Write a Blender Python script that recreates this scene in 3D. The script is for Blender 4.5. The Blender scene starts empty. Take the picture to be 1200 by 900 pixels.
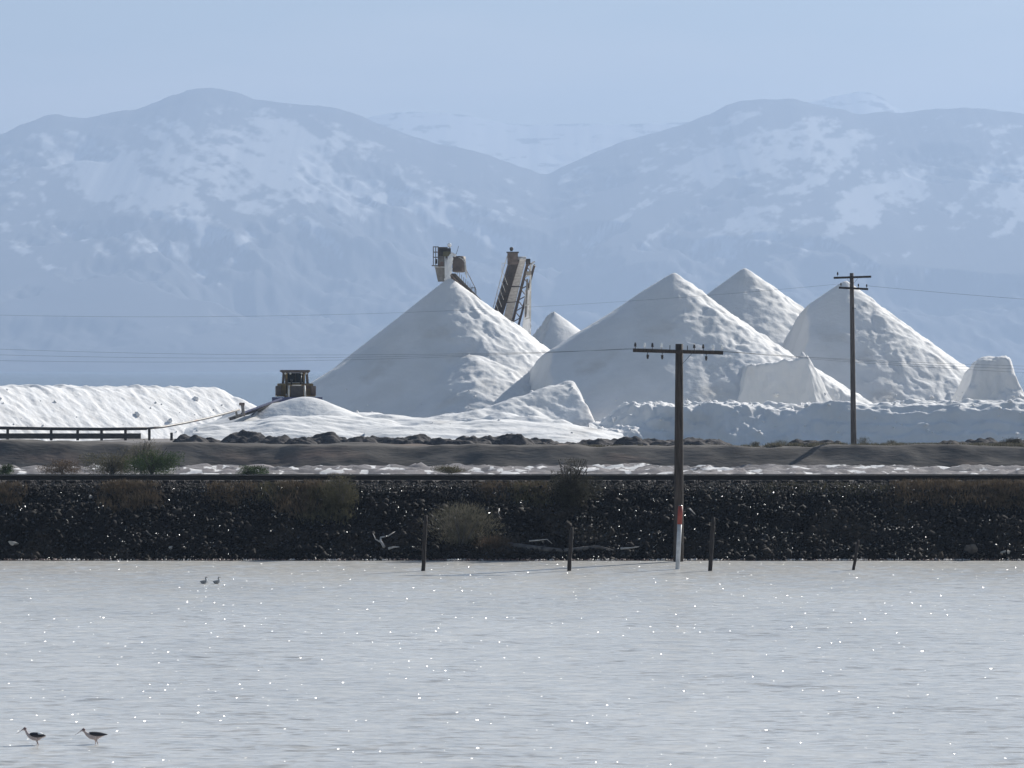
import bpy, math, random
import numpy as np
from mathutils import Vector, Matrix, Quaternion
R = math.radians
random.seed(7)
sc = bpy.context.scene

# ---------------------------------------------------------------- camera, sky, sun, exposure
FPX, HORIZON, CAMZ = 5100.0, 433.0, 6.6          # focal length in photo pixels, horizon row, eye height
cam_d = bpy.data.cameras.new("camera"); cam = bpy.data.objects.new("camera", cam_d)
sc.collection.objects.link(cam); sc.camera = cam
cam_d.sensor_width = 36.0; cam_d.lens = 36.0*FPX/1200.0
cam_d.clip_start = 0.5; cam_d.clip_end = 80000.0
cam.location = (0, 0, CAMZ)
cam.rotation_euler = (R(90) - math.atan((450-HORIZON)/FPX), 0, 0)

SUN_EL, SUN_AZ = 30.0, 37.0                       # azimuth measured from straight ahead towards the right
HAZE_DENSITY = 1.15e-4
HAZE_COLOR = (0.392, 0.507, 0.695)
world = bpy.data.worlds.new("World"); sc.world = world; world.use_nodes = True
wn = world.node_tree.nodes; wl = world.node_tree.links
wn.clear()
w_out = wn.new('ShaderNodeOutputWorld'); w_bg = wn.new('ShaderNodeBackground')
sky = wn.new('ShaderNodeTexSky'); sky.sky_type = 'NISHITA'; sky.sun_disc = False
sky.sun_elevation = R(SUN_EL); sky.sun_rotation = R(SUN_AZ)
sky.altitude = 1280; sky.air_density = 1.2; sky.dust_density = 0.6; sky.ozone_density = 1.5
w_bg.inputs['Strength'].default_value = 0.05
# faint thin cloud veils, fixed to directions of the sky
w_tc = wn.new('ShaderNodeTexCoord'); w_map = wn.new('ShaderNodeMapping')
w_map.inputs['Scale'].default_value = (5.0, 5.0, 26.0); w_map.inputs['Rotation'].default_value = (0, R(12), 0)
w_no = wn.new('ShaderNodeTexNoise'); w_no.inputs['Scale'].default_value = 1.6
w_no.inputs['Detail'].default_value = 5; w_no.inputs['Roughness'].default_value = 0.5
w_rp = wn.new('ShaderNodeValToRGB')
w_rp.color_ramp.elements[0].position = 0.42; w_rp.color_ramp.elements[0].color = (0, 0, 0, 1)
w_rp.color_ramp.elements[1].position = 0.72; w_rp.color_ramp.elements[1].color = (0.5, 0.5, 0.5, 1)
w_mix = wn.new('ShaderNodeMixRGB'); w_mix.inputs['Color2'].default_value = (17.0, 15.6, 13.2, 1)
wl.new(w_tc.outputs['Generated'], w_map.inputs['Vector']); wl.new(w_map.outputs[0], w_no.inputs['Vector'])
w_sx = wn.new('ShaderNodeSeparateXYZ'); wl.new(w_tc.outputs['Generated'], w_sx.inputs[0])
w_lo = wn.new('ShaderNodeMapRange'); w_lo.interpolation_type = 'SMOOTHSTEP'
w_lo.inputs['From Min'].default_value = 0.115; w_lo.inputs['From Max'].default_value = 0.045; wl.new(w_sx.outputs['Z'], w_lo.inputs['Value'])
w_ad = wn.new('ShaderNodeMath'); w_ad.operation = 'MULTIPLY_ADD'; w_ad.inputs[1].default_value = 1.5; w_ad.use_clamp = True
wl.new(w_no.outputs['Fac'], w_rp.inputs['Fac']); wl.new(w_rp.outputs['Color'], w_ad.inputs[0]); w_ad.inputs[2].default_value = 0.35
w_ml = wn.new('ShaderNodeMath'); w_ml.operation = 'MULTIPLY'; wl.new(w_ad.outputs[0], w_ml.inputs[0]); wl.new(w_lo.outputs[0], w_ml.inputs[1])
wl.new(w_ml.outputs[0], w_mix.inputs['Fac'])
wl.new(sky.outputs[0], w_mix.inputs['Color1']); wl.new(w_mix.outputs[0], w_bg.inputs['Color'])
wl.new(w_bg.outputs[0], w_out.inputs['Surface'])

sun_d = bpy.data.lights.new("sun", 'SUN'); sun = bpy.data.objects.new("sun", sun_d)
sc.collection.objects.link(sun)
sun_d.energy = 5.0; sun_d.angle = R(0.53); sun_d.color = (1.0, 0.96, 0.89)
SUND = Vector((math.sin(R(SUN_AZ))*math.cos(R(SUN_EL)), math.cos(R(SUN_AZ))*math.cos(R(SUN_EL)), math.sin(R(SUN_EL))))
sun.rotation_euler = SUND.to_track_quat('Z', 'Y').to_euler(); sun.location = (60, 100, 80)

sc.view_settings.view_transform = 'Standard'; sc.view_settings.look = 'None'
sc.view_settings.gamma = 1.0; sc.view_settings.exposure = 0.71
sc.render.engine = 'CYCLES'
sc.cycles.use_denoising = True
sc.cycles.max_bounces = 6; sc.cycles.volume_bounces = 1
sc.cycles.sample_clamp_indirect = 6.0

# ---------------------------------------------------------------- helpers
def P(px, py, Y):
    return Vector(((px-600.0)/FPX*Y, Y, CAMZ + (HORIZON-py)/FPX*Y))
def XW(px, Y): return (px-600.0)/FPX*Y
def ZW(py, Y): return CAMZ + (HORIZON-py)/FPX*Y

def tag(o, label=None, cat=None, group=None, kind=None):
    if label: o['label'] = label
    if cat: o['category'] = cat
    if group: o['group'] = group
    if kind: o['kind'] = kind
    return o
def empty(name, loc, label=None, cat=None, group=None, rz=0):
    o = bpy.data.objects.new(name, None); sc.collection.objects.link(o)
    o.location = loc; o.rotation_euler = (0, 0, rz); o.empty_display_size = 0.2
    return tag(o, label, cat, group)
def link_mesh(name, me, mat, parent=None):
    o = bpy.data.objects.new(name, me); sc.collection.objects.link(o)
    if mat: me.materials.append(mat)
    if parent:
        o.parent = parent
    return o
def children(o): return [c for c in sc.objects if c.parent is o]
def copy_tree(o, parent=None):
    c = o.copy(); sc.collection.objects.link(c); c.parent = parent
    for ch in children(o):
        copy_tree(ch, c)
    return c

class MB:
    """collects primitives, linked as ONE mesh object (coordinates local to the thing's base)"""
    def __init__(s): s.v = []; s.f = []
    def add(s, vs, fs):
        n = len(s.v); s.v += [tuple(v) for v in vs]; s.f += [tuple(i+n for i in f) for f in fs]; return s
    def box(s, c, d, M=None, bev=0.0):
        c = Vector(c); h = Vector(d)/2
        if bev > 0:
            b = min(bev, min(h)*0.9); vs = []; import itertools
            # chamfered box: 24 vertices hull
            for sx in (-1, 1):
                for sy in (-1, 1):
                    for sz in (-1, 1):
                        vs += [Vector((sx*h.x, sy*(h.y-b), sz*(h.z-b))), Vector((sx*(h.x-b), sy*h.y, sz*(h.z-b))), Vector((sx*(h.x-b), sy*(h.y-b), sz*h.z))]
            import bmesh
            bm = bmesh.new()
            for v in vs: bm.verts.new((M @ v if M else v) + c)
            bmesh.ops.convex_hull(bm, input=bm.verts[:])
            bm.verts.index_update()
            s.add([v.co.copy() for v in bm.verts], [[v.index for v in f.verts] for f in bm.faces]); bm.free()
            return s
        vs = [Vector((x*h.x, y*h.y, z*h.z)) for x in (-1, 1) for y in (-1, 1) for z in (-1, 1)]
        vs = [(M @ v if M else v) + c for v in vs]
        return s.add(vs, [(0, 1, 3, 2), (4, 6, 7, 5), (0, 4, 5, 1), (2, 3, 7, 6), (0, 2, 6, 4), (1, 5, 7, 3)])
    def tube(s, pts, rad, n=8, cap=True):
        pts = [Vector(p) for p in pts]
        if not hasattr(rad, '__len__'): rad = [rad]*len(pts)
        base = len(s.v); vs = []; fs = []
        up = None
        for i, p in enumerate(pts):
            a = pts[max(0, i-1)]; b = pts[min(len(pts)-1, i+1)]
            t = (b-a).normalized()
            if up is None:
                up = Vector((0, 0, 1)) if abs(t.z) < 0.9 else Vector((1, 0, 0))
            x = t.cross(up).normalized(); y = x.cross(t).normalized(); up = y
            for k in range(n):
                an = 2*math.pi*k/n
                vs.append(p + (x*math.cos(an) + y*math.sin(an))*rad[i])
        for i in range(len(pts)-1):
            for k in range(n):
                k2 = (k+1) % n
                fs.append((i*n+k, i*n+k2, (i+1)*n+k2, (i+1)*n+k))
        if cap:
            fs.append(tuple(range(n-1, -1, -1))); fs.append(tuple((len(pts)-1)*n+k for k in range(n)))
        return s.add(vs, fs)
    def bar(s, a, b, w, d=None):
        """rectangular bar from a to b"""
        a = Vector(a); b = Vector(b); d = d or w; t = (b-a); L = t.length
        q = t.to_track_quat('Z', 'Y').to_matrix()
        return s.box((a+b)/2, (w, d, L), q)
    def lathe(s, c, prof, n=12, axis='Z', M=None):
        c = Vector(c); vs = []; fs = []
        for r, z in prof:
            for k in range(n):
                an = 2*math.pi*k/n
                v = Vector((r*math.cos(an), r*math.sin(an), z))
                if axis == 'X': v = Vector((v.z, v.x, v.y))
                if axis == 'Y': v = Vector((v.x, v.z, v.y))
                if M: v = M @ v
                vs.append(c+v)
        m = len(prof)
        for i in range(m-1):
            for k in range(n):
                k2 = (k+1) % n
                fs.append((i*n+k, i*n+k2, (i+1)*n+k2, (i+1)*n+k))
        fs.append(tuple(range(n-1, -1, -1))); fs.append(tuple((m-1)*n+k for k in range(n)))
        return s.add(vs, fs)
    def prism(s, poly, y0, y1, plane='XZ'):
        """extrude a 2-D outline"""
        n = len(poly); vs = []
        for yy in (y0, y1):
            for a, b in poly:
                vs.append((a, yy, b) if plane == 'XZ' else ((yy, a, b) if plane == 'YZ' else (a, b, yy)))
        fs = [tuple(range(n)), tuple(range(2*n-1, n-1, -1))]
        for i in range(n):
            j = (i+1) % n; fs.append((i, i+n, j+n, j))
        return s.add(vs, fs)
    def build(s, name, mat, parent=None, smooth=False):
        me = bpy.data.meshes.new(name); me.from_pydata(s.v, [], s.f); me.validate(); me.update()
        import bmesh
        bm = bmesh.new(); bm.from_mesh(me); bmesh.ops.recalc_face_normals(bm, faces=bm.faces[:]); bm.to_mesh(me); bm.free()
        if smooth: me.polygons.foreach_set('use_smooth', [True]*len(me.polygons))
        return link_mesh(name, me, mat, parent)

# numpy gradient noise
_rng = np.random.RandomState(11)
_perm = _rng.permutation(4096).astype(np.int64)
_g = _rng.rand(4096)*2*np.pi; _gx = np.cos(_g); _gy = np.sin(_g)
def gn(x, y, seed=0):
    x = np.asarray(x, float) + seed*17.31; y = np.asarray(y, float) + seed*9.73
    xi = np.floor(x).astype(np.int64); yi = np.floor(y).astype(np.int64); xf = x-xi; yf = y-yi
    u = xf*xf*xf*(xf*(xf*6-15)+10); v = yf*yf*yf*(yf*(yf*6-15)+10)
    def h(a, b): return _perm[(_perm[a & 4095] + b) & 4095]
    def d(a, b, dx, dy):
        k = h(xi+a, yi+b); return _gx[k]*dx + _gy[k]*dy
    n00 = d(0, 0, xf, yf); n10 = d(1, 0, xf-1, yf); n01 = d(0, 1, xf, yf-1); n11 = d(1, 1, xf-1, yf-1)
    return (n00*(1-u)+n10*u)*(1-v) + (n01*(1-u)+n11*u)*v
def fbm(x, y, o=4, seed=0, gain=0.5):
    r = 0; a = 1.0; f = 1.0
    for i in range(o):
        r = r + a*gn(x*f, y*f, seed+i*3); a *= gain; f *= 2.03
    return r
def ridged(x, y, o=5, seed=0, gain=0.5):
    r = 0; a = 1.0; f = 1.0
    for i in range(o):
        r = r + a*(1-np.abs(gn(x*f, y*f, seed+i*5))*2); a *= gain; f *= 2.07
    return r
def grid_mesh(name, X, Yg, Z, mat, floor=None, smooth=True, parent=None):
    ny, nx = X.shape
    co = np.stack([X, Yg, Z], -1).reshape(-1, 3)
    idx = np.arange(nx*ny).reshape(ny, nx)
    q = np.stack([idx[:-1, :-1], idx[:-1, 1:], idx[1:, 1:], idx[1:, :-1]], -1).reshape(-1, 4)
    if floor is not None:
        keep = (Z.reshape(-1)[q] > floor).any(1); q = q[keep]
        used = np.zeros(len(co), bool); used[q.ravel()] = True
        rm = np.cumsum(used)-1; q = rm[q]; co = co[used]
    me = bpy.data.meshes.new(name)
    me.vertices.add(len(co)); me.vertices.foreach_set('co', co.ravel())
    me.loops.add(len(q)*4); me.loops.foreach_set('vertex_index', q.ravel())
    me.polygons.add(len(q)); me.polygons.foreach_set('loop_start', np.arange(len(q))*4)
    me.polygons.foreach_set('loop_total', np.full(len(q), 4))
    me.update(calc_edges=True)
    if smooth: me.polygons.foreach_set('use_smooth', np.ones(len(q), bool))
    return link_mesh(name, me, mat, parent)
def tri_mesh(name, co, fs, mat, parent=None, smooth=False):
    me = bpy.data.meshes.new(name); k = fs.shape[1]
    me.vertices.add(len(co)); me.vertices.foreach_set('co', np.asarray(co, float).ravel())
    me.loops.add(len(fs)*k); me.loops.foreach_set('vertex_index', fs.ravel())
    me.polygons.add(len(fs)); me.polygons.foreach_set('loop_start', np.arange(len(fs))*k)
    me.polygons.foreach_set('loop_total', np.full(len(fs), k))
    me.update(calc_edges=True)
    if smooth: me.polygons.foreach_set('use_smooth', np.ones(len(fs), bool))
    return link_mesh(name, me, mat, parent)

# ---------------------------------------------------------------- materials
def new_mat(name):
    m = bpy.data.materials.new(name); m.use_nodes = True; nt = m.node_tree
    return m, nt, nt.nodes['Principled BSDF']
def noise_mat(name, c1, c2, scale=3.0, rough=0.7, bump=0.3, bdist=0.02, bscale=None, detail=5, spec=0.5, metal=0.0,
              stretch=(1, 1, 1), lo=0.35, hi=0.65, c3=None, s3=0.4, t3=(0.5, 0.6)):
    m, nt, b = new_mat(name); N = nt.nodes; L = nt.links
    tc = N.new('ShaderNodeTexCoord'); mp = N.new('ShaderNodeMapping'); mp.inputs['Scale'].default_value = stretch
    L.new(tc.outputs['Object'], mp.inputs['Vector'])
    no = N.new('ShaderNodeTexNoise'); no.inputs['Scale'].default_value = scale; no.inputs['Detail'].default_value = detail
    L.new(mp.outputs[0], no.inputs['Vector'])
    rp = N.new('ShaderNodeValToRGB'); rp.color_ramp.elements[0].position = lo; rp.color_ramp.elements[1].position = hi
    rp.color_ramp.elements[0].color = (*c1, 1); rp.color_ramp.elements[1].color = (*c2, 1)
    L.new(no.outputs['Fac'], rp.inputs['Fac'])
    col = rp.outputs['Color']
    if c3:
        n3 = N.new('ShaderNodeTexNoise'); n3.inputs['Scale'].default_value = s3; n3.inputs['Detail'].default_value = 6
        L.new(mp.outputs[0], n3.inputs['Vector'])
        r3 = N.new('ShaderNodeMapRange'); r3.inputs['From Min'].default_value = t3[0]; r3.inputs['From Max'].default_value = t3[1]
        L.new(n3.outputs['Fac'], r3.inputs['Value'])
        mx = N.new('ShaderNodeMixRGB'); mx.inputs['Color2'].default_value = (*c3, 1)
        L.new(r3.outputs[0], mx.inputs['Fac']); L.new(col, mx.inputs['Color1']); col = mx.outputs[0]
    L.new(col, b.inputs['Base Color'])
    b.inputs['Roughness'].default_value = rough; b.inputs['Metallic'].default_value = metal
    b.inputs['Specular IOR Level'].default_value = spec
    if bump > 0:
        n2 = N.new('ShaderNodeTexNoise'); n2.inputs['Scale'].default_value = bscale or scale*4; n2.inputs['Detail'].default_value = 6
        L.new(mp.outputs[0], n2.inputs['Vector'])
        bp = N.new('ShaderNodeBump'); bp.inputs['Strength'].default_value = bump; bp.inputs['Distance'].default_value = bdist
        L.new(n2.outputs['Fac'], bp.inputs['Height']); L.new(bp.outputs[0], b.inputs['Normal'])
    return m

M = {}
M['salt'] = noise_mat('salt', (0.765, 0.755, 0.735), (0.83, 0.82, 0.805), scale=0.35, rough=0.85, bump=0.6, bdist=0.10, bscale=1.9, spec=0.15,
                      c3=(0.66, 0.63, 0.59), s3=0.22, t3=(0.60, 0.78))
M['salt_dirty'] = noise_mat('salt_dirty', (0.74, 0.73, 0.72), (0.86, 0.855, 0.85), scale=0.9, rough=0.85, bump=0.7, bdist=0.16, bscale=1.6, spec=0.15,
                      c3=(0.52, 0.50, 0.48), s3=0.45, t3=(0.62, 0.78))
M['salt_lump'] = noise_mat('salt_lump', (0.78, 0.77, 0.76), (0.86, 0.85, 0.84), scale=3, rough=0.8, bump=0.4, bdist=0.05, spec=0.2)
M['yard'] = noise_mat('yard', (0.07, 0.065, 0.062), (0.30, 0.28, 0.27), scale=0.15, rough=0.9, bump=0.5, bdist=0.08, bscale=1.0, spec=0.1)
M['plain'] = noise_mat('plain', (0.42, 0.40, 0.38), (0.60, 0.58, 0.56), scale=0.01, rough=0.9, bump=0.0)
M['flat_crust'] = noise_mat('flat_crust', (0.13, 0.125, 0.13), (0.23, 0.21, 0.21), scale=0.5, rough=0.8, bump=0.7, bdist=0.08, bscale=2.0, spec=0.2,
                      c3=(0.66, 0.65, 0.64), s3=0.7, t3=(0.56, 0.59), stretch=(1, 0.35, 1))
M['berm'] = noise_mat('berm', (0.086, 0.080, 0.075), (0.148, 0.135, 0.122), scale=0.5, rough=0.95, bump=0.6, bdist=0.06, bscale=3.0, spec=0.1,
                      c3=(0.22, 0.165, 0.135), s3=0.22, t3=(0.56, 0.72), stretch=(0.6, 1.5, 1))
M['dark_earth'] = noise_mat('dark_earth', (0.045, 0.043, 0.045), (0.115, 0.105, 0.10), scale=1.2, rough=0.95, bump=0.8, bdist=0.12, bscale=3.0, spec=0.1)
M['ballast'] = noise_mat('ballast', (0.035, 0.031, 0.028), (0.11, 0.095, 0.085), scale=6, rough=0.8, bump=0.9, bdist=0.05, bscale=9, spec=0.3)
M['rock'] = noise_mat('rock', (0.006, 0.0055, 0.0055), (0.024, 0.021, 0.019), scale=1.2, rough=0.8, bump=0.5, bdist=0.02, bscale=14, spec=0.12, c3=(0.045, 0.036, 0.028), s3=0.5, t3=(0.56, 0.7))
M['rock_wet'] = noise_mat('rock_wet', (0.006, 0.006, 0.007), (0.02, 0.019, 0.02), scale=2, rough=0.22, bump=0.4, bdist=0.02, bscale=14, spec=0.6)  # low roughness, for the small stones added as sun glints
M['pale_rock'] = noise_mat('pale_rock', (0.36, 0.33, 0.29), (0.55, 0.52, 0.47), scale=4, rough=0.8, bump=0.5, bdist=0.02, bscale=14)
M['rust_steel'] = noise_mat('rust_steel', (0.008, 0.006, 0.006), (0.020, 0.015, 0.013), scale=3, rough=0.6, bump=0.3, bdist=0.01, metal=0.3)
M['rail_head'] = noise_mat('rail_head', (0.30, 0.29, 0.28), (0.42, 0.41, 0.40), scale=5, rough=0.25, bump=0.0, metal=0.9)
M['tie'] = noise_mat('tie', (0.010, 0.008, 0.008), (0.025, 0.020, 0.018), scale=5, rough=0.85, bump=0.5, bdist=0.01)
M['pole_wood'] = noise_mat('pole_wood', (0.022, 0.017, 0.014), (0.068, 0.053, 0.044), scale=3.0, rough=0.85, bump=0.7, bdist=0.015, bscale=8, stretch=(6, 6, 0.5))
M['pole_wood_grey'] = noise_mat('pole_wood_grey', (0.09, 0.075, 0.068), (0.19, 0.165, 0.15), scale=3.0, rough=0.85, bump=0.7, bdist=0.015, bscale=8, stretch=(6, 6, 0.5))
M['post_wood'] = noise_mat('post_wood', (0.009, 0.007, 0.007), (0.034, 0.026, 0.023), scale=4.0, rough=0.85, bump=0.8, bdist=0.02, bscale=9, stretch=(5, 5, 0.6))
M['iron'] = noise_mat('iron', (0.02, 0.02, 0.022), (0.05, 0.045, 0.045), scale=8, rough=0.5, bump=0.1, metal=0.6)
M['ceramic_dark'] = noise_mat('ceramic_dark', (0.02, 0.014, 0.012), (0.035, 0.022, 0.018), scale=8, rough=0.15, bump=0.0)
M['glass_insulator'] = noise_mat('glass_insulator', (0.84, 0.86, 0.86), (0.88, 0.88, 0.88), scale=8, rough=0.08, bump=0.0)  # white base colour paints the sun glints on the glass insulators
M['wire'] = noise_mat('wire', (0.05, 0.05, 0.05), (0.09, 0.085, 0.08), scale=2, rough=0.5, bump=0.0, metal=0.4)
M['yellow'] = noise_mat('yellow', (0.13, 0.085, 0.028), (0.27, 0.18, 0.055), scale=2.2, rough=0.6, bump=0.2, bdist=0.01, c3=(0.11, 0.065, 0.038), s3=1.4, t3=(0.5, 0.62))
M['dark_metal'] = noise_mat('dark_metal', (0.022, 0.022, 0.024), (0.06, 0.052, 0.048), scale=3, rough=0.6, bump=0.2, bdist=0.01, metal=0.2)
M['grey_metal'] = noise_mat('grey_metal', (0.11, 0.105, 0.10), (0.21, 0.20, 0.19), scale=2, rough=0.55, bump=0.2, bdist=0.01, metal=0.2, c3=(0.17, 0.10, 0.075), s3=1.5, t3=(0.55, 0.68))
M['pale_metal'] = noise_mat('pale_metal', (0.42, 0.41, 0.38), (0.60, 0.585, 0.55), scale=1.5, rough=0.6, bump=0.2, bdist=0.01, c3=(0.30, 0.22, 0.17), s3=1.2, t3=(0.58, 0.72))
M['brown_metal'] = noise_mat('brown_metal', (0.060, 0.046, 0.040), (0.135, 0.105, 0.09), scale=2, rough=0.65, bump=0.2, bdist=0.01)
M['blue_metal'] = noise_mat('blue_metal', (0.05, 0.055, 0.11), (0.09, 0.095, 0.17), scale=2, rough=0.55, bump=0.1)
M['rubber'] = noise_mat('rubber', (0.020, 0.020, 0.021), (0.04, 0.038, 0.037), scale=5, rough=0.8, bump=0.2)
M['belt'] = noise_mat('belt', (0.46, 0.45, 0.44), (0.66, 0.65, 0.63), scale=3, rough=0.8, bump=0.2)
M['white_paint'] = noise_mat('white_paint', (0.42, 0.43, 0.45), (0.60, 0.61, 0.62), scale=5, rough=0.5, bump=0.1, bdist=0.01)
M['red_paint'] = noise_mat('red_paint', (0.22, 0.035, 0.022), (0.34, 0.06, 0.04), scale=5, rough=0.55, bump=0.1, bdist=0.01)
M['driftwood'] = noise_mat('driftwood', (0.34, 0.31, 0.28), (0.56, 0.53, 0.50), scale=6, rough=0.8, bump=0.4, bdist=0.01)
M['drift_grey'] = noise_mat('drift_grey', (0.055, 0.052, 0.05), (0.13, 0.12, 0.115), scale=6, rough=0.85, bump=0.4, bdist=0.01)

def leaf_mat(name, c1, c2, rough=0.7, trans=0.25):
    m, nt, b = new_mat(name); N = nt.nodes; L = nt.links
    tc = N.new('ShaderNodeTexCoord'); no = N.new('ShaderNodeTexNoise'); no.inputs['Scale'].default_value = 3.0; no.inputs['Detail'].default_value = 4
    L.new(tc.outputs['Object'], no.inputs['Vector'])
    rp = N.new('ShaderNodeValToRGB'); rp.color_ramp.elements[0].position = 0.38; rp.color_ramp.elements[1].position = 0.62
    rp.color_ramp.elements[0].color = (*c1, 1); rp.color_ramp.elements[1].color = (*c2, 1)
    L.new(no.outputs['Fac'], rp.inputs['Fac']); L.new(rp.outputs['Color'], b.inputs['Base Color'])
    b.inputs['Roughness'].default_value = rough; b.inputs['Specular IOR Level'].default_value = 0.15
    tr = N.new('ShaderNodeBsdfTranslucent'); L.new(rp.outputs['Color'], tr.inputs['Color'])
    ms = N.new('ShaderNodeMixShader'); ms.inputs[0].default_value = trans
    L.new(b.outputs[0], ms.inputs[1]); L.new(tr.outputs[0], ms.inputs[2]); L.new(ms.outputs[0], nt.nodes['Material Output'].inputs['Surface'])
    return m
M['leaf_green'] = leaf_mat('leaf_green', (0.035, 0.055, 0.018), (0.06, 0.10, 0.028))
M['leaf_olive'] = leaf_mat('leaf_olive', (0.075, 0.070, 0.040), (0.15, 0.135, 0.08))
M['leaf_brown'] = leaf_mat('leaf_brown', (0.085, 0.062, 0.042), (0.15, 0.105, 0.07))
M['leaf_dark'] = leaf_mat('leaf_dark', (0.028, 0.028, 0.02), (0.065, 0.06, 0.042))
M['leaf_feather'] = leaf_mat('leaf_feather', (0.095, 0.092, 0.064), (0.20, 0.18, 0.135))
M['grass_rust'] = leaf_mat('grass_rust', (0.085, 0.064, 0.044), (0.17, 0.13, 0.088))

# water: wind ripples and sparkle facets aimed to flash the sun, both as shading normals (no screen derivatives)
def water_mat(name, base, ripple=1.0, sparkle=True):
    m, nt, b = new_mat(name); N = nt.nodes; L = nt.links
    geo = N.new('ShaderNodeNewGeometry')
    n0 = N.new('ShaderNodeTexNoise'); n0.inputs['Scale'].default_value = 0.10; n0.inputs['Detail'].default_value = 6
    mp0 = N.new('ShaderNodeMapping'); mp0.inputs['Scale'].default_value = (1.0, 0.35, 1); L.new(geo.outputs['Position'], mp0.inputs['Vector'])
    L.new(mp0.outputs[0], n0.inputs['Vector'])
    rp = N.new('ShaderNodeValToRGB'); rp.color_ramp.elements[0].position = 0.3; rp.color_ramp.elements[1].position = 0.7
    rp.color_ramp.elements[0].color = (base[0]*0.9, base[1]*0.9, base[2]*0.9, 1); rp.color_ramp.elements[1].color = (base[0]*1.1, base[1]*1.1, base[2]*1.1, 1)
    L.new(n0.outputs['Fac'], rp.inputs['Fac']); L.new(rp.outputs['Color'], b.inputs['Base Color'])
    b.inputs['Roughness'].default_value = 0.24; b.inputs['IOR'].default_value = 1.333
    acc = None
    def vadd(v):
        nonlocal acc
        if acc is None: acc = v; return
        ad = N.new('ShaderNodeVectorMath'); ad.operation = 'ADD'; L.new(acc, ad.inputs[0]); L.new(v, ad.inputs[1]); acc = ad.outputs[0]
    for sc_, k, st in ((0.35, 0.10, (0.5, 0.35, 1)), (2.2, 0.30, (0.40, 0.6, 1)), (7.0, 0.42, (0.4, 0.5, 1))):
        mp = N.new('ShaderNodeMapping'); mp.inputs['Scale'].default_value = st; mp.inputs['Rotation'].default_value = (0, 0, R(6))
        L.new(geo.outputs['Position'], mp.inputs['Vector'])
        n = N.new('ShaderNodeTexNoise'); n.inputs['Scale'].default_value = sc_; n.inputs['Detail'].default_value = 3; L.new(mp.outputs[0], n.inputs['Vector'])
        sb = N.new('ShaderNodeVectorMath'); sb.operation = 'SUBTRACT'; sb.inputs[1].default_value = (0.5, 0.5, 0.5); L.new(n.outputs['Color'], sb.inputs[0])
        ml = N.new('ShaderNodeVectorMath'); ml.operation = 'MULTIPLY'; ml.inputs[1].default_value = (k*ripple*2, k*ripple*2.6, 0); L.new(sb.outputs[0], ml.inputs[0])
        vadd(ml.outputs[0])
    if sparkle:
        mp = N.new('ShaderNodeMapping'); mp.inputs['Scale'].default_value = (2.4, 0.50, 1); L.new(geo.outputs['Position'], mp.inputs['Vector'])
        vo = N.new('ShaderNodeTexVoronoi'); vo.voronoi_dimensions = '2D'; vo.inputs['Scale'].default_value = 1.0; L.new(mp.outputs[0], vo.inputs['Vector'])
        sep = N.new('ShaderNodeSeparateColor'); L.new(vo.outputs['Color'], sep.inputs[0])
        gt = N.new('ShaderNodeMath'); gt.operation = 'GREATER_THAN'; gt.inputs[1].default_value = 0.05; L.new(sep.outputs[0], gt.inputs[0])
        # glint facets are gathered in random patches
        pn = N.new('ShaderNodeTexNoise'); pn.inputs['Scale'].default_value = 0.30; pn.inputs['Detail'].default_value = 4; L.new(geo.outputs['Position'], pn.inputs['Vector'])
        pg = N.new('ShaderNodeMath'); pg.operation = 'GREATER_THAN'; pg.inputs[1].default_value = 0.48; L.new(pn.outputs['Fac'], pg.inputs[0])
        lt = N.new('ShaderNodeMath'); lt.operation = 'LESS_THAN'; L.new(vo.outputs['Distance'], lt.inputs[0])
        sz = N.new('ShaderNodeMath'); sz.operation = 'MULTIPLY_ADD'; sz.inputs[1].default_value = 0.048; sz.inputs[2].default_value = 0.014; p3 = N.new('ShaderNodeMath'); p3.operation = 'POWER'; p3.inputs[1].default_value = 2.6; L.new(sep.outputs[1], p3.inputs[0]); L.new(p3.outputs[0], sz.inputs[0]); L.new(sz.outputs[0], lt.inputs[1])
        m1 = N.new('ShaderNodeMath'); m1.operation = 'MULTIPLY'; L.new(gt.outputs[0], m1.inputs[0]); L.new(lt.outputs[0], m1.inputs[1])
        m2 = N.new('ShaderNodeMath'); m2.operation = 'MULTIPLY'; L.new(m1.outputs[0], m2.inputs[0]); L.new(pg.outputs[0], m2.inputs[1])
        # facets put in as sun glints: tilted midway between sun and camera, with jitter
        rs = N.new('ShaderNodeVectorMath'); rs.operation = 'MULTIPLY_ADD'; hv = (SUND+Vector((0, -0.998, 0.055))).normalized(); rs.inputs[1].default_value = (0.55, 0.55, 0); rs.inputs[2].default_value = (hv.x/hv.z-0.275, hv.y/hv.z-0.275, 0)
        L.new(vo.outputs['Color'], rs.inputs[0])
        sv = N.new('ShaderNodeVectorMath'); sv.operation = 'SCALE'; L.new(rs.outputs[0], sv.inputs[0]); L.new(m2.outputs[0], sv.inputs['Scale'])
        vadd(sv.outputs[0])
    up = N.new('ShaderNodeVectorMath'); up.operation = 'ADD'; up.inputs[1].default_value = (0, 0, 1); L.new(acc, up.inputs[0])
    no = N.new('ShaderNodeVectorMath'); no.operation = 'NORMALIZE'; L.new(up.outputs[0], no.inputs[0])
    L.new(no.outputs[0], b.inputs['Normal'])
    return m
M['pond'] = water_mat('pond', (0.545, 0.53, 0.495))
M['far_lake'] = water_mat('far_lake', (0.10, 0.13, 0.16), ripple=0.3, sparkle=False)

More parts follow.
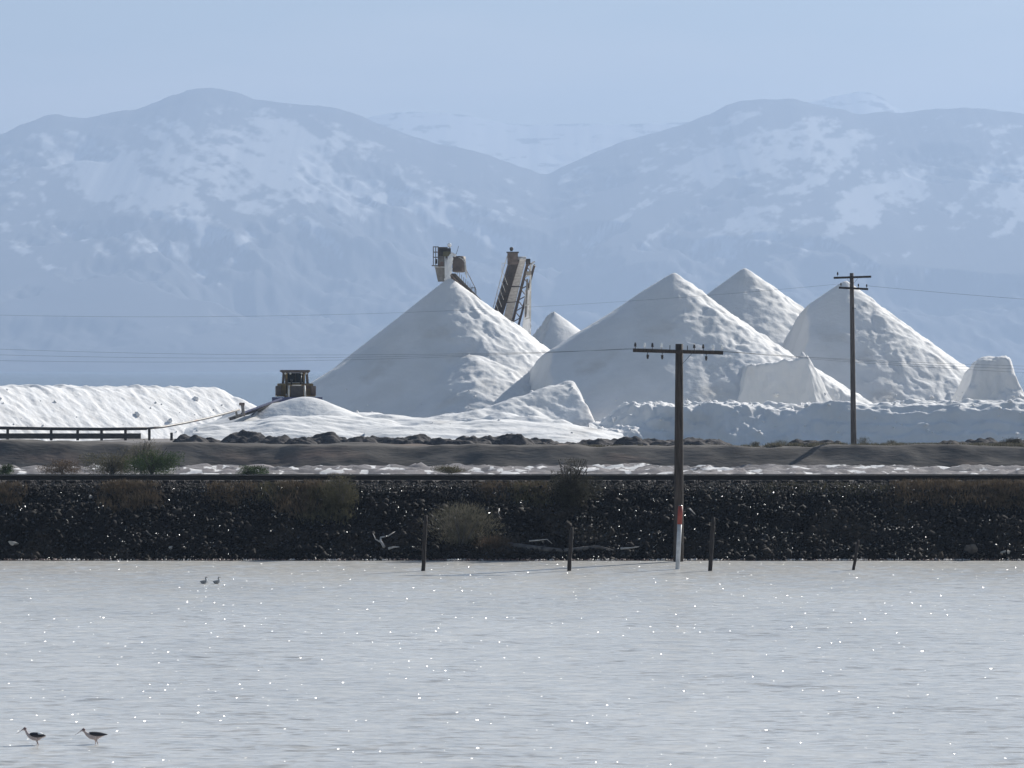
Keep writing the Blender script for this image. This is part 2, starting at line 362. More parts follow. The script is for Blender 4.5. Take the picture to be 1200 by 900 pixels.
def mountain_mat(name, rock, rock2):
    m, nt, b = new_mat(name); N = nt.nodes; L = nt.links
    at = N.new('ShaderNodeAttribute'); at.attribute_name = 'snow'
    geo = N.new('ShaderNodeNewGeometry'); n1 = N.new('ShaderNodeTexNoise'); n1.inputs['Scale'].default_value = 0.006; n1.inputs['Detail'].default_value = 5
    L.new(geo.outputs['Position'], n1.inputs['Vector'])
    m0 = N.new('ShaderNodeMixRGB'); m0.inputs['Color1'].default_value = (*rock, 1); m0.inputs['Color2'].default_value = (*rock2, 1); L.new(n1.outputs['Fac'], m0.inputs['Fac'])
    mx = N.new('ShaderNodeMixRGB'); mx.inputs['Color2'].default_value = (0.88, 0.89, 0.9, 1); L.new(m0.outputs[0], mx.inputs['Color1'])
    L.new(at.outputs['Fac'], mx.inputs['Fac']); L.new(mx.outputs[0], b.inputs['Base Color'])
    b.inputs['Roughness'].default_value = 0.9; b.inputs['Specular IOR Level'].default_value = 0.05
    return m
M['mountain'] = mountain_mat('mountain', (0.11, 0.115, 0.125), (0.20, 0.20, 0.205))
M['mountain_back'] = mountain_mat('mountain_back', (0.14, 0.14, 0.14), (0.2, 0.2, 0.2))

# ---------------------------------------------------------------- setting: far plain, mountains, lake
def sheet(name, x0, x1, y0, y1, z, mat):
    me = bpy.data.meshes.new(name); me.from_pydata([(x0, y0, z), (x1, y0, z), (x1, y1, z), (x0, y1, z)], [], [(0, 1, 2, 3)]); me.update()
    o = link_mesh(name, me, mat); return tag(o, kind='structure')
o = sheet('ground', -21000, 21000, 600, 25000, 0.75, M['plain'])
o = sheet('lake', -16000, 16000, 622, 14500, 0.80, M['far_lake'])

def mountains(name, prof, Yfront, Ycrest, Yback, mat, seed, amp, px0=-620, px1=1820, nx=1700, ny=260, snow=None):
    px = np.linspace(px0, px1, nx); t = np.linspace(0, 1, ny)
    xs, ys = zip(*prof)
    crest_py = np.interp(px, xs, ys)
    # soften the corners of the drawn skyline
    k = np.exp(-np.linspace(-2, 2, 21)**2); k /= k.sum()
    crest_py = np.convolve(np.pad(crest_py, 10, mode='edge'), k, 'valid') + fbm(px/22, px*0+seed, 4, seed+2)*1.6
    PX, T = np.meshgrid(px, t)
    CP = np.tile(crest_py, (ny, 1))
    up = np.clip(T/0.8, 0, 1); dn = np.clip((T-0.8)/0.2, 0, 1)
    Yv = np.where(T <= 0.8, Yfront + (Ycrest-Yfront)*up, Ycrest + (Yback-Ycrest)*dn)
    Xv = (PX-600)/FPX*Ycrest
    crest = CAMZ + (HORIZON-CP)/FPX*Ycrest
    env = np.where(T <= 0.8, up**1.25, (1-dn)**1.2)
    n = ridged(Xv/2600+0.25*gn(Xv/3000, Yv/3000, 3), Yv/3600, 6, seed, 0.52)-1.0
    n2 = ridged((Xv+Yv*0.35)/1100, Yv/2600, 5, seed+7, 0.55)-1.0
    bell = np.sin(np.pi*np.clip(up, 0, 1))**0.8*(1-dn)
    Z = crest*env + (n*amp + n2*amp*0.45)*bell - bell*amp*0.35 + (ridged(Xv/420, Yv/900, 4, seed+40, 0.55)-1.2)*amp*0.16*bell
    Z = Z + fbm(Xv/260, Yv/400, 4, seed+20)*amp*0.10*(env > 0.02)
    lim = crest*(0.03+0.955*np.clip(env, 0, 1)**0.75)*(Yv/Ycrest)
    Z = np.where(T < 0.8, np.minimum(Z, np.maximum(lim, Z*0.0+lim)), Z)
    Z = np.maximum(Z, 0.6)
    # keep the base sunk below the plain
    Z = np.where((T <= 0.0) | (T >= 1.0), -0.5, Z)
    o = grid_mesh(name, Xv, Yv, Z, mat)
    S = snow(PX, Xv, Yv, Z, crest).astype(np.float32)
    at = o.data.attributes.new('snow', 'FLOAT', 'POINT'); at.data.foreach_set('value', S.ravel())
    return tag(o, kind='structure')
def sstep(x, a, b):
    t = np.clip((x-a)/(b-a), 0, 1); return t*t*(3-2*t)
def snow_front(PX, X, Y, Z, crest):
    zc = Z/np.maximum(crest, 1)
    side = sstep(PX, 560, 720)                      # gullies fall to the right on the left massif, to the left on the right one
    def streak(sl, sd):
        al = X*math.cos(sl)+Z*math.sin(sl); ac = -X*math.sin(sl)+Z*math.cos(sl)
        w = 90*fbm(X/500, Z/400, 3, sd+4)
        return fbm(al/620, (ac+w)/95, 5, sd, 0.58)
    st = streak(-0.52, 201)*(1-side) + streak(0.50, 240)*side
    big = fbm(X/900, Z/420+Y/5000, 4, 260)
    fine = fbm(X/75, Z/50, 4, 270, 0.62)
    py = HORIZON-(Z-CAMZ)*FPX/np.maximum(Y, 1)
    def blob(cx, cy, rx, ry): return np.exp(-((PX-cx)/rx)**2-((py-cy)/ry)**2)
    patch = 0.50*blob(215, 215, 130, 50)+0.45*blob(330, 200, 80, 45)+0.5*blob(1000, 210, 90, 45)+0.35*blob(850, 200, 60, 40)+0.35*blob(650, 195, 45, 22)+0.30*blob(900, 140, 60, 18)+0.25*blob(60, 260, 110, 60)
    patch += 0.25*blob(1120, 240, 80, 40)+0.2*blob(480, 240, 90, 40)
    v = st*1.05 + big*0.50 + fine*0.60 + patch*0.62 - 0.10 - 0.55*sstep(zc, 0.90, 0.985) - 0.75*sstep(-Z, -520, -200)
    return sstep(v, -0.02, 0.42)*0.72
def snow_back(PX, X, Y, Z, crest):
    zc = Z/np.maximum(crest, 1)
    v = 0.42 + fbm(X/200, Z/60, 5, 300, 0.62)*0.9 - 0.5*sstep(zc, 0.965, 0.995)
    return sstep(v, 0.0, 0.2)
PF = [(-900, 210), (-500, 150), (-200, 175), (0, 154), (30, 139), (65, 130), (100, 134), (130, 127), (165, 122), (200, 107), (235, 97), (270, 100), (300, 112),
      (350, 117), (400, 122), (440, 139), (480, 154), (520, 166), (560, 173), (600, 188), (638, 202), (680, 182), (720, 165), (760, 153), (800, 141),
      (830, 130), (860, 114), (900, 111), (930, 111), (960, 119), (985, 123), (1010, 130), (1050, 128), (1100, 122), (1150, 122), (1200, 128), (1400, 165), (1700, 130), (2100, 200)]
PBK = [(-900, 260), (300, 210), (430, 133), (460, 127), (500, 126), (540, 129), (575, 137), (620, 142), (680, 140), (740, 141), (800, 139), (880, 128), (940, 117), (985, 106), (1010, 101), (1030, 106),
      (1050, 122), (1075, 130), (1200, 170), (2100, 260)]
mountains('mountains', PF, 12500, 17500, 21000, M['mountain'], 31, 230, snow=snow_front)
mountains('snowy_mountain_range', PBK, 16800, 22300, 24500, M['mountain_back'], 77, 90, snow=snow_back)

# ---------------------------------------------------------------- setting: pond, embankment, flats, berm, yard
SHORE = 150.3
def zprof(Yv, pts):
    ys, zs = zip(*pts); return np.interp(Yv, ys, zs)
pond = sheet('water', -1500, 1500, -400, SHORE+1.2, 0.0, M['pond'])

ys = np.concatenate([np.arange(149.0, 165.0, 0.18)]); xs = np.arange(-75, 75.01, 0.25)
X, Yv = np.meshgrid(xs, ys)
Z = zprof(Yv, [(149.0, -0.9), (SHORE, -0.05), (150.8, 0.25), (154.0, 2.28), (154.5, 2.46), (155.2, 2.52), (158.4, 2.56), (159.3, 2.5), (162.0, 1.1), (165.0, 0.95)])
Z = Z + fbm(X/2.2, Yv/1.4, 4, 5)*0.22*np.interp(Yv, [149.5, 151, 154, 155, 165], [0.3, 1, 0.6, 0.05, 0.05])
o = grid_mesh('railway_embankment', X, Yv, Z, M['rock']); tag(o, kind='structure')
emb_X, emb_Y, emb_Z = X, Yv, Z
def emb_h(x, y):
    i = np.clip(((y-149.0)/0.18), 0, len(ys)-1.001); j = np.clip((x+75)/0.25, 0, len(xs)-1.001)
    i0 = i.astype(int); j0 = j.astype(int); fi = i-i0; fj = j-j0
    return (Z_e[i0, j0]*(1-fj)+Z_e[i0, j0+1]*fj)*(1-fi) + (Z_e[i0+1, j0]*(1-fj)+Z_e[i0+1, j0+1]*fj)*fi
Z_e = Z
# ballast bed
ysb = np.arange(154.5, 159.2, 0.12); X, Yv = np.meshgrid(np.arange(-75, 75.01, 0.12), ysb)
Z = zprof(Yv, [(154.5, 2.15), (154.95, 2.56), (155.2, 2.60), (158.4, 2.64), (159.1, 2.4)]) + gn(X*5, Yv*5, 2)*0.035 + gn(X*1.3, Yv*1.3, 4)*0.03
o = grid_mesh('ballast', X, Yv, Z, M['ballast'], smooth=False); tag(o, kind='structure')

# salt-crusted flats, berm and yard as one terrain of three sheets
X, Yv = np.meshgrid(np.arange(-75, 75.01, 0.35), np.arange(164.0, 242.0, 0.3))
Z = 1.0 + fbm(X/5, Yv/3, 5, 9)*0.20 + np.maximum(0, ridged(X/2.8, Yv/2.4, 4, 14)-0.9)*0.42*(Yv > 205)
o = grid_mesh('salt_flats', X, Yv, Z, M['flat_crust']); tag(o, kind='structure')
X, Yv = np.meshgrid(np.arange(-80, 80.01, 0.3), np.arange(237.0, 262.0, 0.25))
top = 2.28 + fbm(X/9, X*0+1.5, 3, 21)*0.30 + np.interp(X, [-80, -20, -5, 80], [0.22, 0.18, 0.0, 0.05])
cy = 248.5 + fbm(X/14, X*0, 3, 25)*1.6
d = np.abs(Yv-cy)
Z = 0.9 + (top-0.9)*np.clip(1.15-np.clip(d-1.0, 0, 99)/2.6, 0, 1)
Z = Z - 0.0 + fbm(X/1.3, Yv/1.3, 4, 26)*0.09 + fbm(X/4, Yv/3, 3, 29)*0.14
o = grid_mesh('earth_berm', X, Yv, Z, M['berm']); tag(o, kind='structure')
X, Yv = np.meshgrid(np.arange(-110, 110.01, 0.8), np.arange(260.0, 620.0, 0.8))
Z = 0.85 + fbm(X/12, Yv/12, 5, 33)*0.15
o = grid_mesh('salt_yard', X, Yv, Z, M['yard']); tag(o, kind='structure')

# ---------------------------------------------------------------- salt piles
def cone(X, Y, p, s, rnd=0.5):
    """p = (x, y, z); s = slopes (left, right, front, back)"""
    dx = X-p[0]; dy = Y-p[1]; r = np.sqrt(dx*dx+dy*dy)+1e-6
    cx = np.clip(dx/r, -1, 1); cyy = np.clip(dy/r, -1, 1)
    sl = np.where(cx < 0, s[0], s[1])*cx*cx + np.where(cyy < 0, s[2], s[3])*cyy*cyy
    return p[2] - sl*(np.sqrt(r*r+rnd*rnd)-rnd)
def capsule(X, Y, a, b, sl, w=0.0, rnd=0.4, sr=None):
    ax, ay, az = a; bx, by, bz = b
    dx = bx-ax; dy = by-ay; L2 = dx*dx+dy*dy
    t = np.clip(((X-ax)*dx+(Y-ay)*dy)/L2, 0, 1)
    qx = X-(ax+t*dx); qy = Y-(ay+t*dy)
    d = np.maximum(np.sqrt(qx*qx+qy*qy)-w, 0)
    side = (X-ax)*dy-(Y-ay)*dx                       # >0 : camera side for a ridge running to +x
    s = sl if sr is None else np.where(side > 0, sl, sr)
    return az+(bz-az)*t - s*(np.sqrt(d*d+rnd*rnd)-rnd)
def rills(X, Y, c, seed, n=26, amp=0.18):
    th = np.arctan2(Y-c[1], X-c[0]); r = np.hypot(X-c[0], Y-c[1])
    g = gn(th*n/2 + 0.6*gn(X/3, Y/3, seed+2), r/9.0, seed)*1.2 + 0.5*gn(th*n*1.3, r/4.0, seed+1)
    return g*amp*np.clip(r/5.0, 0.05, 1.2)
def slumps(X, Y, c, seed, amp=0.5):
    """small shear steps on the slope, mostly on the sunny side"""
    r = np.hypot(X-c[0], Y-c[1]); th = np.arctan2(Y-c[1], X-c[0])
    u = r/2.6 + 1.3*fbm(X/3.5, Y/3.5, 3, seed); saw = u-np.floor(u)
    m = np.clip(fbm(X/5, Y/5, 3, seed+5)*1.6+0.25+0.9*np.cos(th+0.35), 0, 1)
    return -amp*saw**2*(1-saw)*1.6*m*np.clip(r/3, 0, 1)

def detail(X, Y, c, seed, right):
    r = np.hypot(X-c[0], Y-c[1]); k = np.clip(r/3, 0.15, 1)
    warp = 0.8*fbm(X/4, Y/4, 2, seed+31)
    pat = np.clip(gn(X/6+seed, Y/6, seed+33)*2.2+0.55, 0, 1)
    n = rills(X, Y, c, seed, 13, 0.15)*(0.12+0.9*right*pat) + slumps(X, Y, c, seed+40, 0.50)*right
    rg = ridged(X/2.6+warp, Y/2.6, 4, seed+50)-1.3
    return n + rg*0.17*k*(0.10+0.95*right) + (ridged(X/0.85+warp, Y/1.0, 3, seed+53)-1.2)*0.055*(0.12+right)*k + fbm(X/0.75, Y/0.75, 3, seed+60)*0.055*(0.25+right) + fbm(X/7, Y/7, 2, seed+70)*0.25*k

def salt_pile(fn, x0, x1, y0, y1, res, label, group=None, floor=0.7, mat='salt', name='salt_pile', cat='salt pile'):
    X, Yv = np.meshgrid(np.arange(x0, x1, res), np.arange(y0, y1, res))
    Z = fn(X, Yv); Z = np.maximum(Z, floor-1.0)
    base = Vector(((x0+x1)/2, (y0+y1)/2, floor))
    o = grid_mesh(name, X-base.x, Yv-base.y, Z-base.z, M[mat], floor=0.0)
    o.location = base
    return tag(o, label, cat, group)

# pile A : under the left stacker
c = P(527, 326, 382); cA = (c.x, c.y, c.z)
def fA(X, Y):
    a = cone(X, Y, cA, (0.80, 0.72, 0.78, 0.75), 0.15)
    b = cone(X, Y, (cA[0]-3.6, cA[1]-3.4, cA[2]-4.6), (0.60, 0.9, 0.80, 0.8), 0.8)       # left front shoulder
    c2 = cone(X, Y, (cA[0]+1.4, cA[1]-4.2, cA[2]-3.5), (1.0, 0.66, 0.84, 0.8), 0.6)     # right front shoulder
    e = cone(X, Y, (cA[0]+3.4, cA[1]-5.5, cA[2]-6.7), (0.9, 0.52, 0.80, 0.8), 0.8)
    fan = cone(X, Y, (cA[0]+2.0, cA[1]-8.2, cA[2]-6.6), (0.95, 0.62, 0.60, 0.8), 1.5)
    h = np.maximum.reduce([a, b, c2, e, fan])
    th = np.arctan2(Y-cA[1], X-cA[0])
    right = np.clip(np.cos(th+0.3)*1.4, 0, 1)
    return h + detail(X, Y, cA, 3, right)
salt_pile(fA, cA[0]-22, cA[0]+23, cA[1]-21, cA[1]+20, 0.16, 'tall white cone of salt directly under the stacker with the lamp and falling salt')
# pile B : big middle-right cone
c = P(790, 320, 369); cB = (c.x, c.y, c.z)
def fB(X, Y):
    a = cone(X, Y, cB, (0.63, 0.72, 0.74, 0.75), 0.2)
    b = cone(X, Y, (cB[0]+2.6, cB[1]-3.0, cB[2]-2.9), (0.95, 0.62, 0.74, 0.8), 0.9)
    d = cone(X, Y, (cB[0]+4.3, cB[1]-5.0, cB[2]-5.2), (0.95, 0.60, 0.74, 0.8), 1.2)
    f = cone(X, Y, (cB[0]-5.4, cB[1]-2.0, cB[2]-4.0), (0.60, 0.9, 0.72, 0.8), 1.0)
    h = np.maximum(np.maximum(a, b), np.maximum(d, f))
    th = np.arctan2(Y-cB[1], X-cB[0]); right = np.clip(np.cos(th+0.2)*1.4, 0, 1)
    xe = XW(638, cB[1])
    cut = ZW(411, cB[1]) + (X-xe+0.5*gn(Y/2.5, X*0, 12)+0.15*(Y-cB[1]))*3.2
    return np.minimum(h + detail(X, Y, cB, 8, right), cut)
salt_pile(fB, cB[0]-24, cB[0]+24, cB[1]-21, cB[1]+20, 0.16, 'broad white salt cone behind the nearer utility pole, largest of the piles')
# pile C : behind B to the right
c = P(873, 314, 440); cC = (c.x, c.y, c.z)
def fC(X, Y):
    a = cone(X, Y, cC, (0.74, 0.70, 0.74, 0.75), 0.2)
    b = cone(X, Y, (cC[0]+1.5, cC[1]-6.0, cC[2]-5.2), (0.95, 0.66, 0.74, 0.8), 0.9)
    th = np.arctan2(Y-cC[1], X-cC[0]); right = np.clip(np.cos(th+0.2)*1.4, 0, 1)
    return np.maximum(a, b) + detail(X, Y, cC, 18, right)
salt_pile(fC, cC[0]-20, cC[0]+21, cC[1]-21, cC[1]+15, 0.2, 'white salt cone between and behind the two biggest cones on the right')
# pile D : behind the second pole
c = P(991, 329, 405); cD = (c.x, c.y, c.z)
def fD(X, Y):
    a = cone(X, Y, cD, (0.66, 0.74, 0.76, 0.75), 0.2)
    b = cone(X, Y, (cD[0]+2.4, cD[1]-2.6, cD[2]-2.6), (0.9, 0.70, 0.78, 0.8), 0.8)
    e = cone(X, Y, (cD[0]-3.2, cD[1]-1.0, cD[2]-2.7), (0.80, 0.9, 0.76, 0.8), 0.9)
    th = np.arctan2(Y-cD[1], X-cD[0]); right = np.clip(np.cos(th+0.25)*1.4, 0, 1)
    xe = XW(945, cD[1])
    cut = ZW(360, cD[1]) + (X-xe+0.5*gn(Y/2.5, X*0, 14)+0.10*(Y-cD[1]))*3.0
    return np.minimum(np.maximum(np.maximum(a, b), e) + detail(X, Y, cD, 28, right), cut)
salt_pile(fD, cD[0]-22, cD[0]+22, cD[1]-21, cD[1]+18, 0.17, 'white salt cone rising behind the taller, farther utility pole')
# pile E : small far pile with a cut face between A and B
c = P(650, 365, 440); cE = (c.x, c.y, c.z)
def fE(X, Y):
    a = cone(X, Y, (cE[0]-0.2, cE[1], cE[2]+0.1), (0.5, 0.72, 0.74, 0.75), 0.05)
    cut = cE[2]+0.35 + (X-cE[0]+0.3*gn(Y/1.2, X*0, 4)+0.30*gn(X/0.5, Y/0.5, 5))*1.75 + (Y-cE[1])*0.35
    return np.where(cut < a, cut + (ridged(X/0.9, Y/1.3, 4, 37)-1.3)*0.32, a) + fbm(X/1.5, Y/1.5, 3, 38)*0.05
salt_pile(fE, cE[0]-14, cE[0]+16, cE[1]-14, cE[1]+12, 0.16, 'small far salt pile with a jagged cut left face, seen between two big cones')
# pile F : rounded steep pile at the far right
def fF(X, Y):
    c = P(1166, 419, 368); dx = X-c.x; dy = Y-c.y
    w1 = 0.35*gn(X/1.3, Y/1.3, 41); w2 = 0.35*gn(X/0.9, Y/1.1, 42)
    pl = [c.z+0.15-0.10*dx*dx-0.12*dy*dy, c.z+0.25+(dx+0.9+w1)*0.7, c.z-0.1+(dx+1.5+w1)*2.1, c.z+(1.0-dx+w2)*2.6, c.z+(dy+1.1+w2)*1.5, c.z+0.2+(1.6-dx*0.8+dy*0.75+w1)*1.4, c.z+(2.0-dy)*1.4, c.z+0.3+(dy-dx*0.35+1.2)*0.95]
    h = np.minimum.reduce(pl)
    deb = cone(X, Y, (c.x+0.6, c.y-2.0, c.z-2.2), (0.9, 0.9, 0.8, 0.8), 0.8)
    return np.maximum(h, deb) + fbm(X/0.8, Y/0.8, 4, 47)*0.22 + fbm(X/2, Y/2, 2, 46)*0.35 - np.maximum(0, gn(X/1.2, Y/1.2, 49)-0.15)*0.6
c = P(1160, 450, 366)
salt_pile(fF, c.x-9, c.x+9, c.y-9, c.y+9, 0.11, 'short steep rounded salt stack at the right edge of the photo')
# pile G : cut block in front of pile C
def fG(X, Y):
    c = P(905, 425, 357); dx = X-c.x; dy = Y-c.y
    w1 = 0.5*gn(X/1.4, Y*0+1, 51); w2 = 0.4*gn(Y/1.2, X/1.5, 52)
    pl = [c.z+dx*0.16+0.12*gn(X/0.6, Y/0.6, 53), c.z+(dx+2.0+w2)*3.2, c.z+(dy+1.2+w1*0.6)*1.9, c.z+(2.9-dx+w2)*1.8+0.5, c.z+(3.2-dx*0.85+dy*0.8+w1)*1.6, c.z+(3.2-dy)*1.2]
    h = np.minimum.reduce(pl)
    cr = P(940, 411, 359); r = np.minimum(cone(X, Y, (cr.x, cr.y, cr.z), (3.0, 1.75, 1.9, 0.9), 0.1), c.z+0.5+(dy+1.9+w1*0.5)*1.8)
    deb = cone(X, Y, (cr.x+1.3, cr.y-0.3, cr.z-2.0), (1.5, 0.72, 1.3, 0.9), 0.3)
    return np.maximum.reduce([h, r, deb]) + fbm(X/0.9, Y/0.9, 4, 57)*0.22 + (ridged(X/1.6, Y/1.6, 3, 58)-1.2)*0.16
c = P(925, 450, 356)
salt_pile(fG, c.x-8, c.x+9, c.y-8, c.y+9, 0.10, 'low cut block of salt with a shaded front wall and bright ridge running down right')
# pile H : long flat topped stockpile on the left
def fH(X, Y):
    a = P(-260, 452, 335); b = P(222, 455, 374)
    az = ZW(450, 335)
    u = (X-a.x)*0.86+(Y-a.y)*0.5
    h = capsule(X, Y, (a.x, a.y, a.z), (b.x, b.y, b.z), 0.76, 2.2, 0.7)
    e2 = capsule(X, Y, (b.x, b.y, b.z-0.25), P(262, 466, 374), 0.70, 0.8, 1.2)
    h = np.maximum(h, e2); wp = 1.2*fbm(X/5, Y/5, 3, 68)
    g = gn((u+wp)/3.1+0.15*(Y-a.y), (Y-0.5*X)/9, 61)*0.12 + gn(u/0.7+0.1*(Y-a.y), (Y-0.5*X)/4, 62)*0.10 + (ridged(X/1.5, Y/1.5, 4, 67)-1.3)*0.07
    edge = np.clip((a.z+0.1-h)/1.0, 0, 1)
    top = (1-edge)*(np.maximum(0, gn(X/1.3, Y/0.9, 64))*0.60 + fbm(X/2.8, Y/2.5, 3, 66)*0.25)
    return h + g*edge + top + fbm(X/1.2, Y/1.2, 4, 63)*0.07
c0 = P(-260, 452, 335); c1 = P(275, 470, 374)
salt_pile(fH, c0.x-6, c1.x+8, 322, 386, 0.15, 'long flat-topped bright salt stockpile at the left, behind the pipe', mat='salt_dirty')
# mound under the dozer, two steps
DOZ = P(346, 468, 347)
def fM1(X, Y):
    zt = 3.35
    h = capsule(X, Y, (XW(322, 347), 349.5, zt), (XW(400, 352), 351.5, zt-0.25), 0.62, 3.0, 0.6)
    a = cone(X, Y, P(357, 465.5, 340.5), (0.40, 0.46, 0.74, 0.6), 1.6)
    b = cone(X, Y, P(332, 471, 340.5), (0.36, 0.4, 0.74, 0.6), 1.2)
    d = cone(X, Y, P(395, 481, 336.5), (0.40, 0.40, 0.45, 0.6), 0.8)
    e = cone(X, Y, P(287, 487, 338.5), (0.30, 0.4, 0.5, 0.6), 1.5)
    return np.maximum.reduce([h, a, b, d, e]) + fbm(X/3, Y/3, 3, 81)*0.09
salt_pile(fM1, XW(220, 340), XW(450, 340), 328, 366, 0.12, 'smooth salt mound the bulldozer is working on', cat='salt mound', name='salt_mound')
# bright low apron in front of that mound
def fM2(X, Y):
    a = capsule(X, Y, P(262, 498, 327), P(330, 492, 328), 0.30, 0.8, 0.8)
    b = capsule(X, Y, P(340, 488, 328), P(432, 489, 330), 0.30, 0.9, 0.5)
    d = capsule(X, Y, P(455, 487, 332), P(520, 494, 330), 0.28, 1.2, 0.5)
    return np.maximum.reduce([a, b, d]) + fbm(X/3.5, Y/1.8, 3, 85)*0.20 + np.maximum(0, gn(X/1.4, Y/1.0, 86))*0.06
salt_pile(fM2, XW(230, 328), XW(560, 328), 318, 338, 0.11, 'low white salt skirt in front of the bulldozer mound', cat='salt mound', name='salt_mound')
# wing shaped ridge in the middle, cut off at its right end
def fM3(X, Y):
    a = capsule(X, Y, P(470, 494, 344), P(560, 481, 345), 0.42, 0.3, 0.5)
    b = capsule(X, Y, P(560, 481, 345), P(600, 468, 347), 0.50, 0.3, 0.5)
    d = capsule(X, Y, P(600, 468, 347), P(666, 446, 350), 0.62, 0.2, 0.4)
    e = capsule(X, Y, P(590, 484, 337), P(650, 492, 336), 0.5, 0.3, 0.6)
    h = np.maximum.reduce([a, b, d, e])
    xr = P(668, 446, 350).x
    cut = ZW(446, 350) + 0.3 - (X-xr+0.35*gn(Y/1.3, X*0, 91)+0.2*gn(X/0.8, Y/0.8, 92)-0.05*(350-Y))*2.1
    return np.minimum(h, cut) + fbm(X/1.8, Y/1.8, 4, 95)*0.20
salt_pile(fM3, XW(430, 345), XW(720, 345), 328, 362, 0.12, 'wing-shaped salt ridge rising to a point between the two biggest cones', cat='salt mound', name='salt_mound')
def fM4(X, Y):
    a = capsule(X, Y, P(470, 500, 323), P(590, 497, 325), 0.26, 1.2, 0.7)
    b = capsule(X, Y, P(590, 492, 326), P(640, 497, 325), 0.22, 1.6, 0.7)
    d = capsule(X, Y, P(640, 500, 325), P(690, 517, 323), 0.24, 1.4, 0.7)
    return np.maximum.reduce([a, b, d]) + fbm(X/3, Y/1.6, 4, 96)*0.14
salt_pile(fM4, XW(430, 325), XW(730, 325), 312, 336, 0.12, 'smooth bright salt apron below the wing-shaped ridge', cat='salt mound', name='salt_mound')
# long lumpy bank on the right
def fM5(X, Y):
    a = capsule(X, Y, P(800, 477, 338), P(1700, 474, 338), 0.92, 4.6, 0.5)
    b = capsule(X, Y, P(715, 503, 334), P(800, 476, 338), 0.75, 2.8, 0.6)
    h = np.maximum(a, b)
    steps = fbm(X/4, Y/3, 4, 101)*0.75
    lum = ridged(X/1.9, Y/1.9, 4, 103)-1.2
    m = np.interp(X, [XW(740, 335), XW(800, 335), XW(950, 335), XW(1010, 335), XW(2000, 335)], [1, 1, 0.5, 0.25, 0.5])
    ter = np.interp(X, [XW(960, 335), XW(1040, 335)], [0, 1])
    q = h*1.0/0.9; tz = (np.floor(q)+np.clip((q-np.floor(q))*2.2, 0, 1))*0.9
    h = h*(1-0.6*ter)+tz*0.6*ter
    return h + steps*0.85 + lum*0.46*m + np.maximum(0, gn(X/1.4, Y/1.0, 107))*0.35 + fbm(X/0.7, Y/0.7, 3, 104)*0.06
salt_pile(fM5, XW(690, 335), 62, 322, 350, 0.13, 'long low lumpy bank of shaded salt along the right, below the cones', cat='salt bank', name='salt_bank', mat='salt')

# ---------------------------------------------------------------- loose salt lumps tumbled over the bank and the aprons
def salt_lumps():
    rs = np.random.RandomState(21); P8 = []
    bpy.context.view_layer.update()
    obs = [o for o in sc.objects if o.name.startswith(('salt_bank', 'salt_mound', 'salt_pile'))]
    import bmesh
    bm = bmesh.new(); bmesh.ops.create_icosphere(bm, subdivisions=1, radius=1.0)
    v0 = np.array([v.co[:] for v in bm.verts]); f0 = np.array([[v.index for v in f.verts] for f in bm.faces]); bm.free()
    VS = []; FS = []; base = 0
    for o in obs:
        n = len(o.data.vertices); co = np.zeros(n*3); o.data.vertices.foreach_get('co', co); co = co.reshape(-1, 3)+np.array(o.location)
        big = o.name.startswith('salt_pile'); m = {'salt_bank': 420, 'salt_moun': 12, 'salt_pile': 120}[o.name[:9]]
        if len(co) > 60000 and co[:, 0].min() < -40: m = 14
        if big:
            ok = np.where((co[:, 2] < co[:, 2].min()+4.5) & (co[:, 2] > 0.9))[0]
        else: ok = np.where(co[:, 2] > 0.9)[0]
        for i in rs.choice(ok, m):
            s = float(np.clip(np.exp(rs.normal(math.log(0.085), 0.45)), 0.04, 0.26))
            q = Quaternion(rs.randn(4)); q.normalize()
            w = (v0*(1+0.35*rs.uniform(-1, 1, (len(v0), 1)))*s*np.array([1.2, 1, .75])) @ np.array(q.to_matrix()).T + co[i]+np.array([0, 0, s*.2])
            VS.append(w); FS.append(f0+base); base += len(v0)
    o = tri_mesh('salt_lumps', np.concatenate(VS), np.concatenate(FS), M['salt_lump']); o['kind'] = 'stuff'
salt_lumps()

# ---------------------------------------------------------------- haze
def add_haze():
    mb = MB(); mb.box((0, 12350, 790), (46000, 25700, 1585))
    m = bpy.data.materials.new('haze_air'); m.use_nodes = True; nt = m.node_tree; nt.nodes.clear()
    out = nt.nodes.new('ShaderNodeOutputMaterial'); pv = nt.nodes.new('ShaderNodeVolumePrincipled')
    pv.inputs['Color'].default_value = (*HAZE_COLOR, 1); pv.inputs['Density'].default_value = HAZE_DENSITY
    pv.inputs['Anisotropy'].default_value = 0.25
    nt.links.new(pv.outputs[0], out.inputs['Volume'])
    o = mb.build('haze', m); o['kind'] = 'stuff'
    return o
add_haze()
#REST
# ---------------------------------------------------------------- railway track
tr = empty('railway_track', (0, 155.7, 2.6), 'straight railway track of dark steel rails running along the top of the black embankment', 'railway track')
for k in range(2):
    mb = MB()
    mb.prism([(-0.07, 0.05), (0.07, 0.05), (0.07, 0.065), (0.012, 0.08), (0.012, 0.185), (0.036, 0.195), (0.036, 0.222), (-0.036, 0.222), (-0.036, 0.195), (-0.012, 0.185), (-0.012, 0.08), (-0.07, 0.065)], -70, 70, 'YZ')
    # prism YZ extrudes along x
    r = mb.build('rail', M['rust_steel'], tr); r.location = (0, -0.3+1.5*k, 0)
    hb = MB(); hb.box((0, 0, 0.2235), (140, 0.045, 0.004)); hd = hb.build('rail_head', M['rail_head'], r)
rng = random.Random(5)
mb = MB()
x = -69.5
while x < 69.5:
    mb.box((x+rng.uniform(-.03, .03), 0.45+rng.uniform(-.05, .05), 0.0), (0.23, 2.6, 0.11), None, 0.012); x += 0.55
tr_t = mb.build('sleepers', M['tie'], tr); tag(tr_t, kind='stuff')

